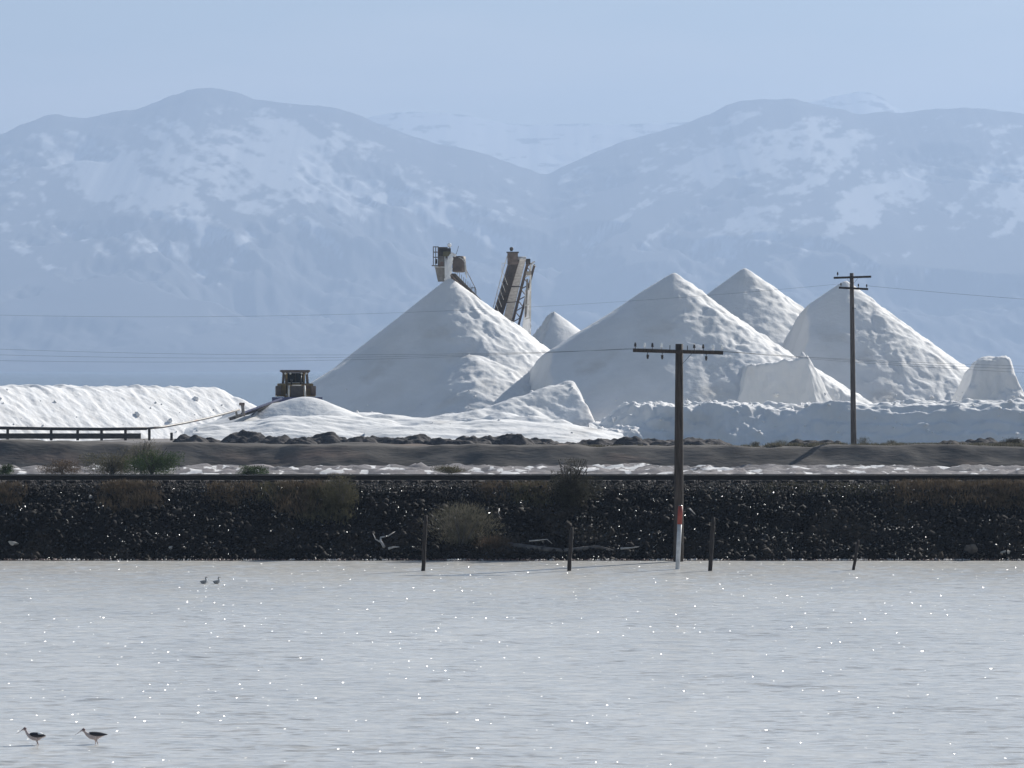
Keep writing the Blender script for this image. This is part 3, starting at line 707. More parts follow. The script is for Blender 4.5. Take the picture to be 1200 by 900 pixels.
# ---------------------------------------------------------------- riprap
def rock_templates(n, seed, sub=1):
    import bmesh
    out = []; rr = random.Random(seed)
    for i in range(n):
        bm = bmesh.new(); bmesh.ops.create_icosphere(bm, subdivisions=sub, radius=1.0)
        off = Vector((rr.uniform(-9, 9), rr.uniform(-9, 9), rr.uniform(-9, 9)))
        from mathutils import noise
        planes = [(Vector((rr.gauss(0, 1), rr.gauss(0, 1), rr.gauss(0, 1))).normalized(), rr.uniform(0.35, 0.75)) for _ in range(9)]
        for v in bm.verts:
            co = v.co.copy()
            for nn, d in planes:
                dd = co.dot(nn)
                if dd > d: co -= nn*(dd-d)
            v.co = co*(1+0.18*noise.noise(v.co*1.3+off))
        vs = np.array([v.co[:] for v in bm.verts]); fs = np.array([[v.index for v in f.verts] for f in bm.faces]); bm.free()
        out.append((vs, fs))
    return out
def scatter_rocks(name, n, place, seed, mat, tpl, kind='stuff'):
    rs = np.random.RandomState(seed); VS = []; FS = []; base = 0
    pos, size = place(rs, n)
    for i in range(n):
        v, f = tpl[rs.randint(len(tpl))]
        q = Quaternion(rs.randn(4)); q.normalize(); m3 = np.array(q.to_matrix())
        s = size[i]*np.array([rs.uniform(.8, 1.5), rs.uniform(.7, 1.1), rs.uniform(.55, .9)])
        w = (v*s) @ m3.T + pos[i]
        VS.append(w); FS.append(f+base); base += len(v)
    o = tri_mesh(name, np.concatenate(VS), np.concatenate(FS), mat)
    return o
tpl = rock_templates(14, 3)
def place_rip(rs, n):
    x = rs.uniform(-34, 34, n); x[: n//2] = rs.uniform(-20, 20, n//2)
    y = rs.uniform(150.2, 154.55, n); sz = np.exp(rs.normal(math.log(0.078), 0.45, n)); sz = np.clip(sz, 0.035, 0.27)*np.interp(y, [150, 153.4, 154.6], [1.0, 1.0, 0.45])
    z = emb_h(x, y) + sz*0.15
    return np.stack([x, y, z], -1), sz
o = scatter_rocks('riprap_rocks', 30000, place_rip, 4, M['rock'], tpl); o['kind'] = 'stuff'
def place_glint(rs, n):
    x = rs.uniform(-24, 24, n); y = rs.uniform(150.25, 154.3, n); sz = rs.uniform(0.03, 0.085, n)
    return np.stack([x, y, emb_h(x, y)+rs.uniform(0.04, 0.12, n)], -1), sz
o = scatter_rocks('glassy_stones', 4600, place_glint, 8, M['rock_wet'], tpl); o['kind'] = 'stuff'  # small glossy stones added over the slope to glint in the sun
def place_bal(rs, n):
    x = rs.uniform(-22, 22, n); y = rs.uniform(153.7, 155.35, n)+0.25*gn(x/1.5, x*0, 3); sz = rs.uniform(0.022, 0.06, n)
    z = np.where(y < 154.55, emb_h(x, y)+0.09, np.interp(y, [154.5, 154.9, 155.4], [2.42, 2.59, 2.63]))
    return np.stack([x, y, z], -1), sz
o = scatter_rocks('ballast_stones', 11000, place_bal, 5, M['ballast'], tpl); o['kind'] = 'stuff'
# a narrow rim of dried salt and small stones along the waterline
def place_rim(rs, n):
    x = rs.uniform(-22, 22, n); y = rs.normal(150.30, 0.12, n)+0.15*gn(x/3, x*0, 5); sz = rs.uniform(0.015, 0.06, n)
    return np.stack([x, y, np.full(n, 0.03)], -1), sz
M['rim'] = noise_mat('rim', (0.13, 0.075, 0.065), (0.62, 0.58, 0.56), scale=1.6, rough=0.35, bump=0, lo=0.52, hi=0.60, detail=2)
o = scatter_rocks('shore_pebbles', 2600, place_rim, 6, M['rim'], tpl); o['kind'] = 'stuff'

# pale boulders one can tell from the rest
tpl2 = rock_templates(6, 9, 2)
def boulder(px, py, Y, s, label, mat='pale_rock', sc3=(1, 1, 1), seed=0, group=None):
    v, f = tpl2[seed % 6]; p = P(px, py, Y)
    o = tri_mesh('boulder', v*np.array(sc3)*s, f, M[mat]); o.location = p; o.rotation_euler = (0.3*seed, 0.2, 0.7*seed)
    return tag(o, label, 'rock', group)
boulder(16, 637, 151.0, 0.21, 'pale flat rock low on the black embankment near the left edge of the photo', sc3=(1.3, .8, .45), seed=1)
boulder(107, 583, 153.7, 0.13, 'small pale rock high on the embankment slope towards the left edge', sc3=(1.4, .8, .55), seed=6)
boulder(200, 642, 151.0, 0.13, 'small whitish rock near the water, below the two swimming birds\' left side', sc3=(1.1, .8, .8), seed=2)
boulder(1135, 643, 150.9, 0.40, 'large brownish grey slab of rock near the waterline at the far right', 'drift_grey', (1.2, .7, .45), 3)
boulder(1178, 650, 150.7, 0.2, 'small tan rock at the waterline beside the right edge of the photo', sc3=(1.4, .8, .4), seed=4)

# ---------------------------------------------------------------- dark earth clumps at the foot of the salt
def earth_mound(px, Y, w, h, zb, label, seed, grp):
    cx = XW(px, Y); n = 40
    a, b_ = np.meshgrid(np.linspace(-1.15, 1.15, n), np.linspace(-1.15, 1.15, n))
    r = np.sqrt(a*a+b_*b_)
    z = h*np.clip(1-r**2.4, -0.3, 1)*(1+0.5*gn(a*1.6+seed, b_*1.6, seed)) + fbm(a*w*1.3, b_*w*1.3, 4, seed+3)*0.26*(r < 1.1)
    o = grid_mesh('earth_mound', a*w, b_*w*0.8, z, M['dark_earth'], floor=-0.25*h)
    o.location = (cx, Y, zb)
    return tag(o, label, 'earth mound', grp)
rr = random.Random(12)
ORD = ['first', 'second', 'third', 'fourth', 'fifth', 'sixth', 'seventh', 'eighth', 'ninth', 'tenth', 'eleventh', 'twelfth', 'thirteenth', 'fourteenth', 'fifteenth']
EML = [(222, 1.7, .70), (252, 1.9, .42), (290, 2.4, .85), (325, 2.0, .66), (350, 1.6, .55), (383, 2.3, .80), (420, 2.0, .60), (450, 1.9, .52), (480, 2.3, .68), (515, 1.9, .48), (548, 2.1, .50), (578, 2.0, .62), (602, 1.7, .78), (628, 2.2, .42)]
EMR = [(664, 1.6, .20), (706, 2.4, .34), (740, 1.5, .62), (766, 2.4, .34), (819, 2.8, .50), (945, 1.6, .34), (968, 1.7, .30), (1115, 2.4, .22), (1153, 1.9, .38), (1190, 2.0, .40)]
for i, (px, w, h) in enumerate(EML):
    look = 'tall' if h > .65 else ('low' if h < .52 else 'rounded')
    earth_mound(px, 312+rr.uniform(-4, 4), w, h+0.12, 1.02, look+' dark earth heap, '+ORD[i]+' from the left in the row below the white salt', i*3+1, 'dark earth heaps in a row on the left half')
for i, (px, w, h) in enumerate(EMR):
    look = 'tall' if h > .45 else ('flat' if h < .31 else 'low')
    earth_mound(px, 312+rr.uniform(-4, 4), w, h+0.12, 1.02, look+' dark earth heap, '+ORD[len(EMR)-1-i]+' from the right along the shaded salt bank', i*3+61, 'dark earth heaps along the shaded salt bank')

# ---------------------------------------------------------------- plants
def foliage(mb_v, mb_f, rs, n, center, rad, leaf, upbias=0.6, streak=3.5, clump=7):
    """leaf-sized slivers gathered round clump centres through the crown volume"""
    cs = []
    for _ in range(clump):
        d = rs.randn(3); d /= np.linalg.norm(d); cs.append(d*np.array(rad)*rs.uniform(0.25, 0.8))
    for i in range(n):
        c = cs[rs.randint(clump)]
        g3 = np.clip(rs.randn(3), -1.7, 1.7); p = np.array(center)+c+g3*np.array(rad)*0.24
        p[2] = max(p[2], center[2]-rad[2]*0.98)
        out = (p-np.array([center[0], center[1], center[2]-rad[2]])); out /= (np.linalg.norm(out)+1e-6)
        d = out*upbias+rs.randn(3)*0.5; d /= np.linalg.norm(d)
        s = np.cross(d, rs.randn(3)); s /= (np.linalg.norm(s)+1e-6)
        L = leaf*streak*rs.uniform(.6, 1.4); W = leaf*rs.uniform(.5, 1.1)
        k = len(mb_v); mb_v += [p-s*W/2, p+s*W/2, p+d*L]; mb_f.append((k, k+1, k+2))
def shrub(name, px, pyb, Y, w, h, mat, label, n=1500, leaf=0.03, seed=1, stems=9, streak=3.5, lean=0.0, cat='shrub', group=None, depth=0.8, shape='round', mat2=None):
    rs = np.random.RandomState(seed); b = P(px, pyb, Y)
    root = empty(name, b, label, cat, group)
    V = []; F = []
    if shape == 'round':
        foliage(V, F, rs, n, (lean*w*.3, 0, h*0.36), (w/2, w/2*depth, h*0.5), leaf, 0.6, streak, 12)
    else:                                           # feathery fan
        for i in range(n):
            t = rs.uniform(0.1, 1)**0.7; a = rs.normal(lean, 0.42); yy = rs.normal(0, .25)
            p = np.array([math.sin(a)*t*h*0.9, yy*t*w*.5, math.cos(a)*t*h*0.92]) + rs.randn(3)*0.05*w*t
            p[0] *= w/h*0.9
            d = np.array([math.sin(a), yy*.4, math.cos(a)])+rs.randn(3)*0.28; d /= np.linalg.norm(d)
            s = np.cross(d, rs.randn(3)); s /= np.linalg.norm(s)+1e-6
            L = leaf*streak*rs.uniform(.6, 1.5); W = leaf*rs.uniform(.4, 1)
            k = len(V); V += [p-s*W/2, p+s*W/2, p+d*L]; F.append((k, k+1, k+2))
    V = np.array(V); V[:, 2] = np.maximum(V[:, 2], -0.15)
    tri_mesh('foliage', V, np.array(F), M[mat], root)
    mb = MB()
    for i in range(stems):
        a = rs.uniform(0, 2*math.pi); q = rs.uniform(.2, .8)
        tip = Vector((math.cos(a)*w*.4*q+lean*w*.3, math.sin(a)*w*.35*q*depth, h*rs.uniform(.55, .92)))
        mid = Vector((tip.x*.35, tip.y*.35, tip.z*.5))
        mb.tube([(0, 0, -0.12), mid, tip], [0.02*h, 0.013*h, 0.005*h], 5)
    mb.build('stems', M['drift_grey'] if mat in ('leaf_feather', 'leaf_olive') else M['post_wood'], root)
    return root
shrub('tamarisk_shrub', 541, 652, 151.2, 2.3, 1.85, 'leaf_feather', 'feathery grey-green shrub on the embankment behind the first short post from the left', 9000, 0.016, 3, 14, 7, 0.05, shape='fan')
shrub('tamarisk_shrub', 574, 655, 150.9, 1.3, 0.8, 'leaf_brown', 'low brownish twiggy bush at the waterline, right of the feathery shrub', 2600, 0.016, 4, 8, 6, 0.3, shape='fan')
shrub('dark_shrub', 668, 594, 153.2, 2.15, 1.85, 'leaf_dark', 'dark twiggy bush standing above the rails on the embankment, over the second short post', 14000, 0.022, 5, 12, 4)
shrub('olive_shrub', 399, 598, 153.2, 1.45, 1.45, 'leaf_olive', 'rounded olive bush on the slope, poking above the rails below the bulldozer', 5200, 0.018, 6, 10, 4)
shrub('green_shrub', 178, 556, 216, 2.9, 1.5, 'leaf_green', 'large green bush behind the rails at the left, in front of the berm', 8000, 0.032, 7, 12, 3.2)
shrub('grey_shrub', 132, 557, 217, 2.8, 1.7, 'leaf_olive', 'grey-brown leafless bush directly left of the large green bush', 6500, 0.026, 8, 14, 4.5)
shrub('grey_shrub', 165, 554, 222, 2.6, 1.9, 'leaf_feather', 'tall pale twiggy bush behind the large green bush', 4500, 0.026, 18, 14, 4.5)
shrub('green_shrub', 293, 558, 214, 1.7, 0.62, 'leaf_green', 'small low green bush just behind the rails, below the bulldozer\'s left side', 3500, 0.03, 9, 8, 3)
shrub('grey_shrub', 525, 557, 224, 2.1, 0.6, 'leaf_olive', 'low grey-olive bush behind the rails near the middle of the photo', 2500, 0.03, 10, 8, 3.5)
shrub('grey_shrub', 75, 557, 215, 2.4, 0.85, 'leaf_brown', 'low brown bush behind the rails near the left edge', 2500, 0.03, 11, 8, 3.5)
shrub('grey_shrub', 8, 557, 215, 1.0, 0.7, 'leaf_green', 'small dull green bush behind the rails touching the left edge of the photo', 1500, 0.03, 12, 8, 3.5)
shrub('grey_shrub', 1186, 524, 262, 1.8, 0.7, 'leaf_dark', 'dark green bush on top of the berm at the right edge', 2500, 0.03, 13, 8, 3)
for px, w, h, sd, wh in ((1012, .8, .55, 1, 'dry tuft of stalks on the berm crest just right of the farther pole'), (1045, .6, .35, 2, 'small dry tuft on the berm crest, second to the right of the farther pole'), (915, .9, .35, 3, 'wide low dry tuft on the berm crest left of the farther pole'), (885, .5, .25, 4, 'smallest dry tuft on the berm crest, farthest left of the farther pole')):
    shrub('dry_tuft', px, 524, 251, w, h, 'leaf_feather', wh, 500, 0.02, 30+sd, 4, 6, shape='fan', cat='dry plant', group='dry tufts on the berm crest')

# dry rusty grass on the shoulder and along the berm (uncountable)
def grass(name, regions, mat, seed, hgt=0.2, w=0.012):
    rs = np.random.RandomState(seed); V = []; F = []
    for (x0, x1, y0, y1, n, zf, hh) in regions:
        cx = rs.uniform(x0, x1, max(6, n//60)); cyy = rs.uniform(y0, y1, len(cx))
        for i in range(n):
            k = rs.randint(len(cx)); x = cx[k]+rs.normal(0, .16); y = cyy[k]+rs.normal(0, .16)
            z = zf(np.array([x]), np.array([y]))[0]-0.02
            d = np.array([rs.normal(0, .35), rs.normal(0, .35), 1.0]); L = hh*rs.uniform(.4, 1.3)
            a = rs.uniform(0, math.pi); s = np.array([math.cos(a), math.sin(a), 0])*w*1.6
            q = len(V); p = np.array([x, y, z]); V += [p-s, p+s, p+d*L]; F.append((q, q+1, q+2))
    o = tri_mesh(name, np.array(V), np.array(F), M[mat]); o['kind'] = 'stuff'
ex = lambda px: XW(px, 153.8)
grass('dry_grass', [(ex(-20), ex(25), 153.2, 154.6, 2600, emb_h, .22), (ex(120), ex(185), 152.9, 154.6, 5200, emb_h, .24), (ex(245), ex(300), 153.3, 154.6, 3000, emb_h, .2), (ex(325), ex(375), 152.8, 154.6, 5200, emb_h, .24),
                    (ex(560), ex(640), 153.6, 154.7, 2600, emb_h, .18), (ex(1050), ex(1210), 153.2, 154.7, 9500, emb_h, .24)], 'grass_rust', 3)
grass('olive_grass', [(ex(360), ex(410), 152.4, 154.0, 3600, emb_h, .26), (ex(300), ex(340), 153.4, 154.5, 1500, emb_h, .2), (ex(600), ex(640), 153.4, 154.5, 1500, emb_h, .2), (ex(900), ex(1050), 153.8, 154.7, 2000, emb_h, .15)], 'leaf_olive', 4)
bz = lambda x, y: np.full_like(x, 2.2)
grass('berm_grass', [(XW(900, 249), XW(1210, 249), 247.5, 250.5, 6000, bz, .22), (XW(600, 249), XW(900, 249), 248, 250, 1600, bz, .14)], 'leaf_feather', 5, w=0.02)

# ---------------------------------------------------------------- driftwood
def drift(pts, rad, label, mat='driftwood', forks=()):
    base = P(*pts[0]); mb = MB()
    mb.tube([P(*p)-base for p in pts], [rad*(1-0.75*i/(len(pts)-1)) for i in range(len(pts))], 6)
    for f in forks: mb.tube([P(*p)-base for p in f], [rad*.6*(1-0.7*i/(len(f)-1)) for i in range(len(f))], 5)
    o = mb.build('driftwood', M[mat], None, True); o.location = base
    return tag(o, label, 'driftwood')
drift([(450, 641, 150.95), (446, 634, 151.3), (446, 630, 151.5), (455, 628, 151.5), (463, 623, 151.7)], 0.055, 'forked bleached branch on the black rocks left of the first short post',
      forks=[[(447, 636, 151.2), (440, 632, 151.3), (437, 625, 151.5)]])
drift([(455, 643, 150.85), (462, 641, 150.9), (468, 641, 150.9)], 0.05, 'short pale stick just below the forked bleached branch')
drift([(620, 634, 151.1), (632, 633, 151.1), (641, 632, 151.2), (647, 637, 151.0)], 0.03, 'thin white stick lying on rocks left of the second short post')
drift([(727, 643, 150.9), (741, 642, 150.9), (754, 640, 151.0)], 0.045, 'white stick on the rocks left of the red and white marker')
drift([(755, 648, 150.8), (762, 644, 150.9), (770, 638, 151.1)], 0.03, 'thin grey stick slanting up beside the foot of the nearer utility pole')
drift([(595, 640, 151.1), (625, 643, 151.0), (660, 646, 150.9), (700, 641, 151.0), (722, 646, 150.9)], 0.16, 'long weathered grey log at the waterline around the second short post', 'drift_grey')
drift([(585, 596, 152.6), (584, 601, 152.4), (586, 604, 152.3)], 0.02, 'tiny white stick high on the rocks right of the feathery shrub')
drift([(808, 596, 152.6), (813, 601, 152.4), (815, 603, 152.4)], 0.03, 'tiny pale stick on the rocks just right of the nearer utility pole')
drift([(171, 622, 151.5), (174, 625, 151.4), (178, 628, 151.3)], 0.025, 'thin grey stick on the embankment well left of the forked branch', 'drift_grey')

# ---------------------------------------------------------------- short posts in the water
def post(px, top, bot, tx, label, r=0.085, mat='post_wood'):
    Y = CAMZ*FPX/(bot-HORIZON); b = P(px, bot, Y); t = P(tx, top, Y)
    mb = MB(); d = t-b
    k = 9; pts = [Vector((0, 0, -0.4))-d*0.0] + [d*(i/k)+Vector((random.uniform(-.008, .008), random.uniform(-.008, .008), 0)) for i in range(k+1)]
    pts[0] = -d*0.2
    mb.tube(pts, [r*1.0]+[r*(1.0-0.03*i/k+random.uniform(-.05, .05)) for i in range(k)]+[r*0.72], 9)
    # split top
    o = mb.build('wooden_post', M[mat], None, True); o.location = b
    return tag(o, label, 'post', 'short posts standing in the water')
post(496, 604, 669, 499, 'short dark post in the water in front of the feathery shrub, leftmost of the four', 0.068)
post(667, 618, 669, 670, 'short dark post in the water below the dark twiggy bush, leaning slightly right', 0.068)
post(832, 606, 669, 836, 'short dark post in the water right of the nearer utility pole', 0.072)
post(1000, 633, 668, 1006, 'thin short post leaning right in the water, rightmost and smallest of the four', 0.05)

# red and white marker in front of the pole
def marker():
    Y = CAMZ*FPX/(667-HORIZON); b = P(794, 667, Y); t = P(797.5, 592, Y)
    root = empty('marker_post', b, 'slim red and greyish white marker post leaning at the foot of the nearer utility pole', 'marker post')
    d = t-b
    MB().tube([-d*0.12, d*0.0, d*0.35, d*0.70], [0.075, 0.075, 0.078, 0.078], 10).build('white_section', M['white_paint'], root, True)
    MB().tube([d*0.701, d*0.85, d*0.985], [0.083, 0.083, 0.083], 10).build('red_section', M['red_paint'], root, True)
    MB().tube([d*0.986, d*1.0], [0.062, 0.05], 10).build('cap', M['rail_head'], root, True)
marker()

# ---------------------------------------------------------------- utility poles
def insulator(mb, c, s=1.0, down=False):
    k = -1 if down else 1
    prof = [(0.012, 0), (0.012, 0.07), (0.045, 0.075), (0.052, 0.10), (0.034, 0.115), (0.046, 0.13), (0.044, 0.16), (0.026, 0.175), (0.036, 0.185), (0.030, 0.215), (0.008, 0.225)]
    mb.lathe(c, [(r*s, z*s*k) for r, z in prof], 10)
def pole_near(x, label, group):
    Y = 149.6; base = Vector((x, Y, -0.3)); s = Y/FPX
    root = empty('utility_pole', base, label, 'utility pole', group)
    H = ZW(403, Y)+0.3; rs = random.Random(3)
    pts = [Vector((0.0+0.03*i/8, 0, H*i/8)) for i in range(9)]
    MB().tube(pts, [0.175-0.045*i/8 for i in range(9)], 12).build('shaft', M['pole_wood'], root, True)
    zA = ZW(412, Y)+0.3; cx = 0.03
    tilt = Matrix.Rotation(R(1.6), 3, 'Y')
    arm = MB().box((0, 0, 0), (3.1, 0.10, 0.125), tilt, 0.012).build('crossarm', M['pole_wood'], root); arm.location = (cx-0.05, -0.185, zA)
    # weathered tips
    xs = [(-50, 'd'), (-39, 'p'), (-30, 'd'), (-19.5, 'w'), (-9.5, 'pin'), (11, 'pin'), (19, 'd'), (29.5, 'd'), (41, 'w'), (51.5, 'w')]
    for dx, kd in xs:
        mb = MB(); X = dx*s; z = 0.062-math.tan(R(1.6))*X
        if kd == 'pin':
            mb.tube([(X, 0, z-0.02), (X, 0, z+0.15)], 0.014, 6).build('insulator_pin', M['iron'], arm); continue
        insulator(mb, (X, 0, z), 0.95 if kd != 'w' else 1.0)
        mb.build('insulator', M['glass_insulator'] if kd in 'wp' else M['ceramic_dark'], arm, True)
    for dx in (-35.5, -18.5, 33):
        mb = MB(); X = dx*s; z = -0.062-math.tan(R(1.6))*X
        insulator(mb, (X, 0, z), 1.0, True); mb.build('insulator', M['ceramic_dark'], arm, True)
    MB().bar((cx+0.06, -0.15, zA-0.47), (cx+0.44, -0.135, zA-0.05), 0.035, 0.012).build('brace', M['iron'], root)
    MB().tube([(cx-0.05, -0.27, zA), (cx-0.05, 0.15, zA)], 0.018, 6).build('bolt', M['iron'], root)
    return root
XN = XW(795, 149.6)
pn = pole_near(XN, 'nearer dark wooden utility pole standing at the shore with one wide crossarm of insulators', None)
def pole_far(x, label):
    Y = 250.0; base = Vector((x, Y, 1.9)); s = Y/FPX
    root = empty('utility_pole', base, label, 'utility pole')
    H = ZW(320, Y)-1.9
    MB().tube([Vector((-0.12*i/8, 0, H*i/8)) for i in range(9)], [0.17-0.055*i/8 for i in range(9)], 12).build('shaft', M['pole_wood_grey'], root, True)
    z1 = ZW(325, Y)-1.9; z2 = ZW(338, Y)-1.9; cx = -0.11
    a1 = MB().box((0, 0, 0), (2.15, 0.10, 0.12), Matrix.Rotation(R(-1.8), 3, 'Y'), 0.01).build('crossarm', M['pole_wood'], root); a1.location = (cx+0.02, -0.17, z1)
    a2 = MB().box((0, 0, 0), (1.68, 0.10, 0.12), Matrix.Rotation(R(3.0), 3, 'Y'), 0.01).build('crossarm', M['pole_wood'], root); a2.location = (cx+0.08, -0.17, z2)
    mb = MB(); insulator(mb, (-0.85, 0, 0.06), 1.1); mb.build('insulator', M['ceramic_dark'], a1, True)
    for X in (-0.72, 0.28, 0.76):
        mb = MB(); insulator(mb, (X, 0, 0.06-0.05*X), 1.0); mb.build('insulator', M['ceramic_dark'], a2, True)
    MB().bar((cx-0.05, -0.13, z2+0.25), (cx-0.33, -0.12, z1-0.04), 0.04, 0.012).build('brace', M['white_paint'], root)
    MB().bar((cx+0.05, -0.13, z2+0.25), (cx+0.36, -0.12, z1-0.04), 0.04, 0.012).build('brace', M['iron'], root)
    MB().box((cx+0.10, -0.13, ZW(361, Y)-1.9), (0.26, 0.03, 0.03)).build('step', M['iron'], root)
    return root
pf = pole_far(XW(1000.5, 250), 'taller, farther grey wooden utility pole with two short crossarms, on the berm')

def wire(a, b, sag, label, r=0.012, group=None, t0=0.0, t1=1.0, n=60, mat='wire'):
    a = Vector(a); b = Vector(b)
    pts = []
    for i in range(n+1):
        t = t0+(t1-t0)*i/n; p = a.lerp(b, t); p.z -= 4*sag*t*(1-t); pts.append(p)
    base = pts[0]; mb = MB(); mb.tube([p-base for p in pts], r, 5)
    o = mb.build('overhead_wire', M[mat], None, True); o.location = base
    return tag(o, label, 'overhead wire', group)
# lines on the nearer pole, spans reach poles outside the frame
YN = 149.4
for (xa, za, yl, zl, sag, xb, zr, lab) in (
        (745, 411, -560, 396, 0.64, 842, 414, 'lowest'), (757, 411, -545, 386, 0.62, 829, 413, 'middle'),
        (776, 411, -520, 377, 0.60, 815, 413, 'highest')):
    wire(P(yl, zl, YN), P(xa, za-3, YN), sag, lab+' of the three thin wires running from the nearer utility pole to the left edge', 0.0032)
    wire(P(xb, zr-3, YN), P(2150, {'lowest': 420, 'middle': 412, 'highest': 404}[lab], YN), {'lowest': .85, 'middle': .80, 'highest': .74}[lab], lab+' of the three thin wires running from the nearer utility pole to the right edge', 0.0036)
YF = 249.8
wire(P(-560, 338, YF), P(981, 333, YF), 1.75, 'faint wire crossing the mountains from the farther pole to the left edge', 0.0048)
wire(P(1017, 335, YF), P(2500, 345, YF), 1.62, 'thin wire leaving the farther pole towards the right edge', 0.0065)

# ---------------------------------------------------------------- bulldozer (front towards the camera)
def bulldozer():
    Y = 347.0; base = Vector((XW(346.5, Y), Y, 3.36)); s = Y/FPX     # 0.068 m per photo pixel
    root = empty('bulldozer', base, 'yellow-brown tracked bulldozer working on top of the salt mound, dark radiator facing the camera', 'bulldozer', None, R(6))
    W = lambda d: d*s
    # tracks
    for sx in (-1, 1):
        x0 = sx*1.15
        prof = []
        for k in range(24):
            a = 2*math.pi*k/24; yy = 1.45*(1 if math.cos(a) > 0 else -1)+0.42*math.cos(a); zz = 0.46+0.44*math.sin(a); prof.append((yy, zz))
        tk = MB().prism(prof, x0-0.3, x0+0.3, 'YZ').build('track', M['dark_metal'], root)
        g = MB()
        for k in range(15):
            yy = -1.7+k*0.243
            g.box((x0, yy, 0.925), (0.62, 0.05, 0.06)); g.box((x0, yy, -0.005), (0.62, 0.05, 0.06))
        for k in range(7):
            a = math.pi*(k/6)-math.pi/2
            for e in (-1, 1):
                g.box((x0, e*(1.45+0.44*math.cos(a)), 0.46+0.46*math.sin(a)), (0.62, 0.07, 0.07))
        g.build('track_pads', M['iron'], tk)
        MB().box((x0+sx*0.02, 0.1, 0.46), (0.4, 2.4, 0.3), None, .04).build('track_frame', M['yellow'], root)
        fd = MB().box((sx*1.12, 0.45, 1.14), (0.86, 2.5, 0.12), None, .03).box((sx*1.08, 0.75, 1.66), (0.66, 1.5, 0.94), None, .05)
        fd.build('fender', M['yellow'], root)
        MB().box((sx*1.40, 0.1, 1.55), (0.40, 0.9, 0.75), None, .03).build('tool_box', M['brown_metal'], root)
        # lift cylinders beside the grille
        MB().tube([(sx*0.66, -1.9, 0.95), (sx*0.62, -1.55, 1.95)], 0.075, 10).build('lift_cylinder', M['pale_metal'], root, True)
        MB().bar((sx*1.55, -2.15, 0.45), (sx*1.50, 0.2, 0.45), 0.2, 0.24).build('push_arm', M['yellow'], root)
    # hull, hood and dark radiator
    MB().box((0, 0.2, 0.85), (1.7, 3.5, 0.7), None, .05).build('hull', M['yellow'], root)
    hood = MB().box((0, -0.62, 1.58), (1.36, 1.9, 0.92), None, .06).build('hood', M['yellow'], root)
    gr = MB().box((0, -1.585, 1.38), (1.02, 0.05, 1.10), None, .01)
    gr.build('radiator_grille', M['dark_metal'], hood)
    g = MB()
    for k in range(9): g.box((0, -1.62, 0.95+k*0.11), (0.96, 0.02, 0.02))
    g.build('grille_bars', M['iron'], hood)
    MB().box((0, -1.60, 1.99), (0.72, 0.06, 0.07), None, .01).build('hood_trim', M['pale_metal'], hood)
    MB().tube([(0.38, -0.7, 2.0), (0.38, -0.7, 2.75)], 0.06, 10).build('exhaust_pipe', M['iron'], root, True)
    MB().lathe((-0.38, -0.7, 2.02), [(0.05, 0), (0.05, .28), (0.11, .29), (0.11, .42), (0.06, .46)], 12).build('air_intake', M['dark_metal'], root, True)
    # cab with protective frame
    cab = MB().box((0, 1.15, 1.72), (1.5, 1.45, 0.9), None, .05).build('cab', M['yellow'], root)
    for sx in (-1, 1):
        for yy in (0.48, 1.82):
            MB().box((sx*0.70, yy, 2.58), (0.13, 0.13, 0.88)).build('cab_post', M['yellow'], cab)
        MB().box((sx*0.96, 0.62, 2.40), (0.20, 0.30, 1.26), Matrix.Rotation(R(-sx*5), 3, 'Y')).build('rollover_post', M['brown_metal'], cab)
        MB().box((sx*0.705, 1.15, 2.55), (0.015, 1.18, 0.76)).build('side_window', M['tinted'], cab)
    MB().box((0, 0.47, 2.55), (1.24, 0.015, 0.76)).build('front_window', M['tinted'], cab)
    MB().box((0, 1.83, 2.55), (1.24, 0.015, 0.76)).build('rear_window', M['tinted'], cab)
    MB().bar((0, 0.45, 2.18), (0, 0.45, 2.93), .05, .03).build('window_mullion', M['dark_metal'], cab)
    MB().bar((-0.62, 0.45, 2.18), (0.62, 0.45, 2.18), .06, .04).build('window_sill', M['pale_metal'], cab)
    roof = MB().box((0, 1.05, 3.12), (2.35, 1.95, 0.17), None, .05).box((0, 1.05, 3.02), (2.1, 1.8, 0.08), None, .02).build('roof', M['brown_metal'], cab)
    MB().prism([(-1.17, 3.08), (-0.95, 2.86), (0.95, 2.86), (1.17, 3.08), (1.0, 3.08), (0.86, 2.97), (-0.86, 2.97), (-1.0, 3.08)], 0.5, 0.62).build('roof_guard', M['brown_metal'], cab)
    for sx in (-0.82, -0.42, 0.48, 0.86):
        MB().lathe((sx, 0.06, 2.92), [(0.04, .10), (0.08, 0.0), (0.085, -0.04), (0.05, -.045)], 10, 'Y').build('work_lamp', M['pale_metal'], roof, True)
    # seat and operator console seen through the glass
    MB().box((0, 1.45, 2.35), (0.5, 0.14, 0.62), None, .04).box((0, 1.25, 2.12), (0.5, 0.5, 0.12), None, .03).build('seat', M['rubber'], cab)
    MB().box((-0.2, 0.7, 2.25), (0.5, 0.2, 0.22), None, .03).build('console', M['grey_metal'], cab)
    # blade
    prof = [(-2.62, 0.05), (-2.75, 0.35), (-2.78, 0.7), (-2.72, 1.05), (-2.60, 1.3), (-2.52, 1.3), (-2.62, 1.05), (-2.68, 0.7), (-2.65, 0.35), (-2.5, 0.05)]
    prof = [(y+0.45, z-0.25) for y, z in prof]
    MB().prism(prof, -2.0, 2.0, 'YZ').build('blade', M['blue_metal'], root)
    MB().box((0, -2.08, -0.18), (4.04, 0.05, 0.2)).build('cutting_edge', M['iron'], root)
    MB().box((0, 2.15, 0.8), (1.3, 0.4, 0.5), None, .04).box((0, 2.55, 0.4), (0.16, 0.3, 1.1), None, .03).build('ripper', M['dark_metal'], root)
    return root
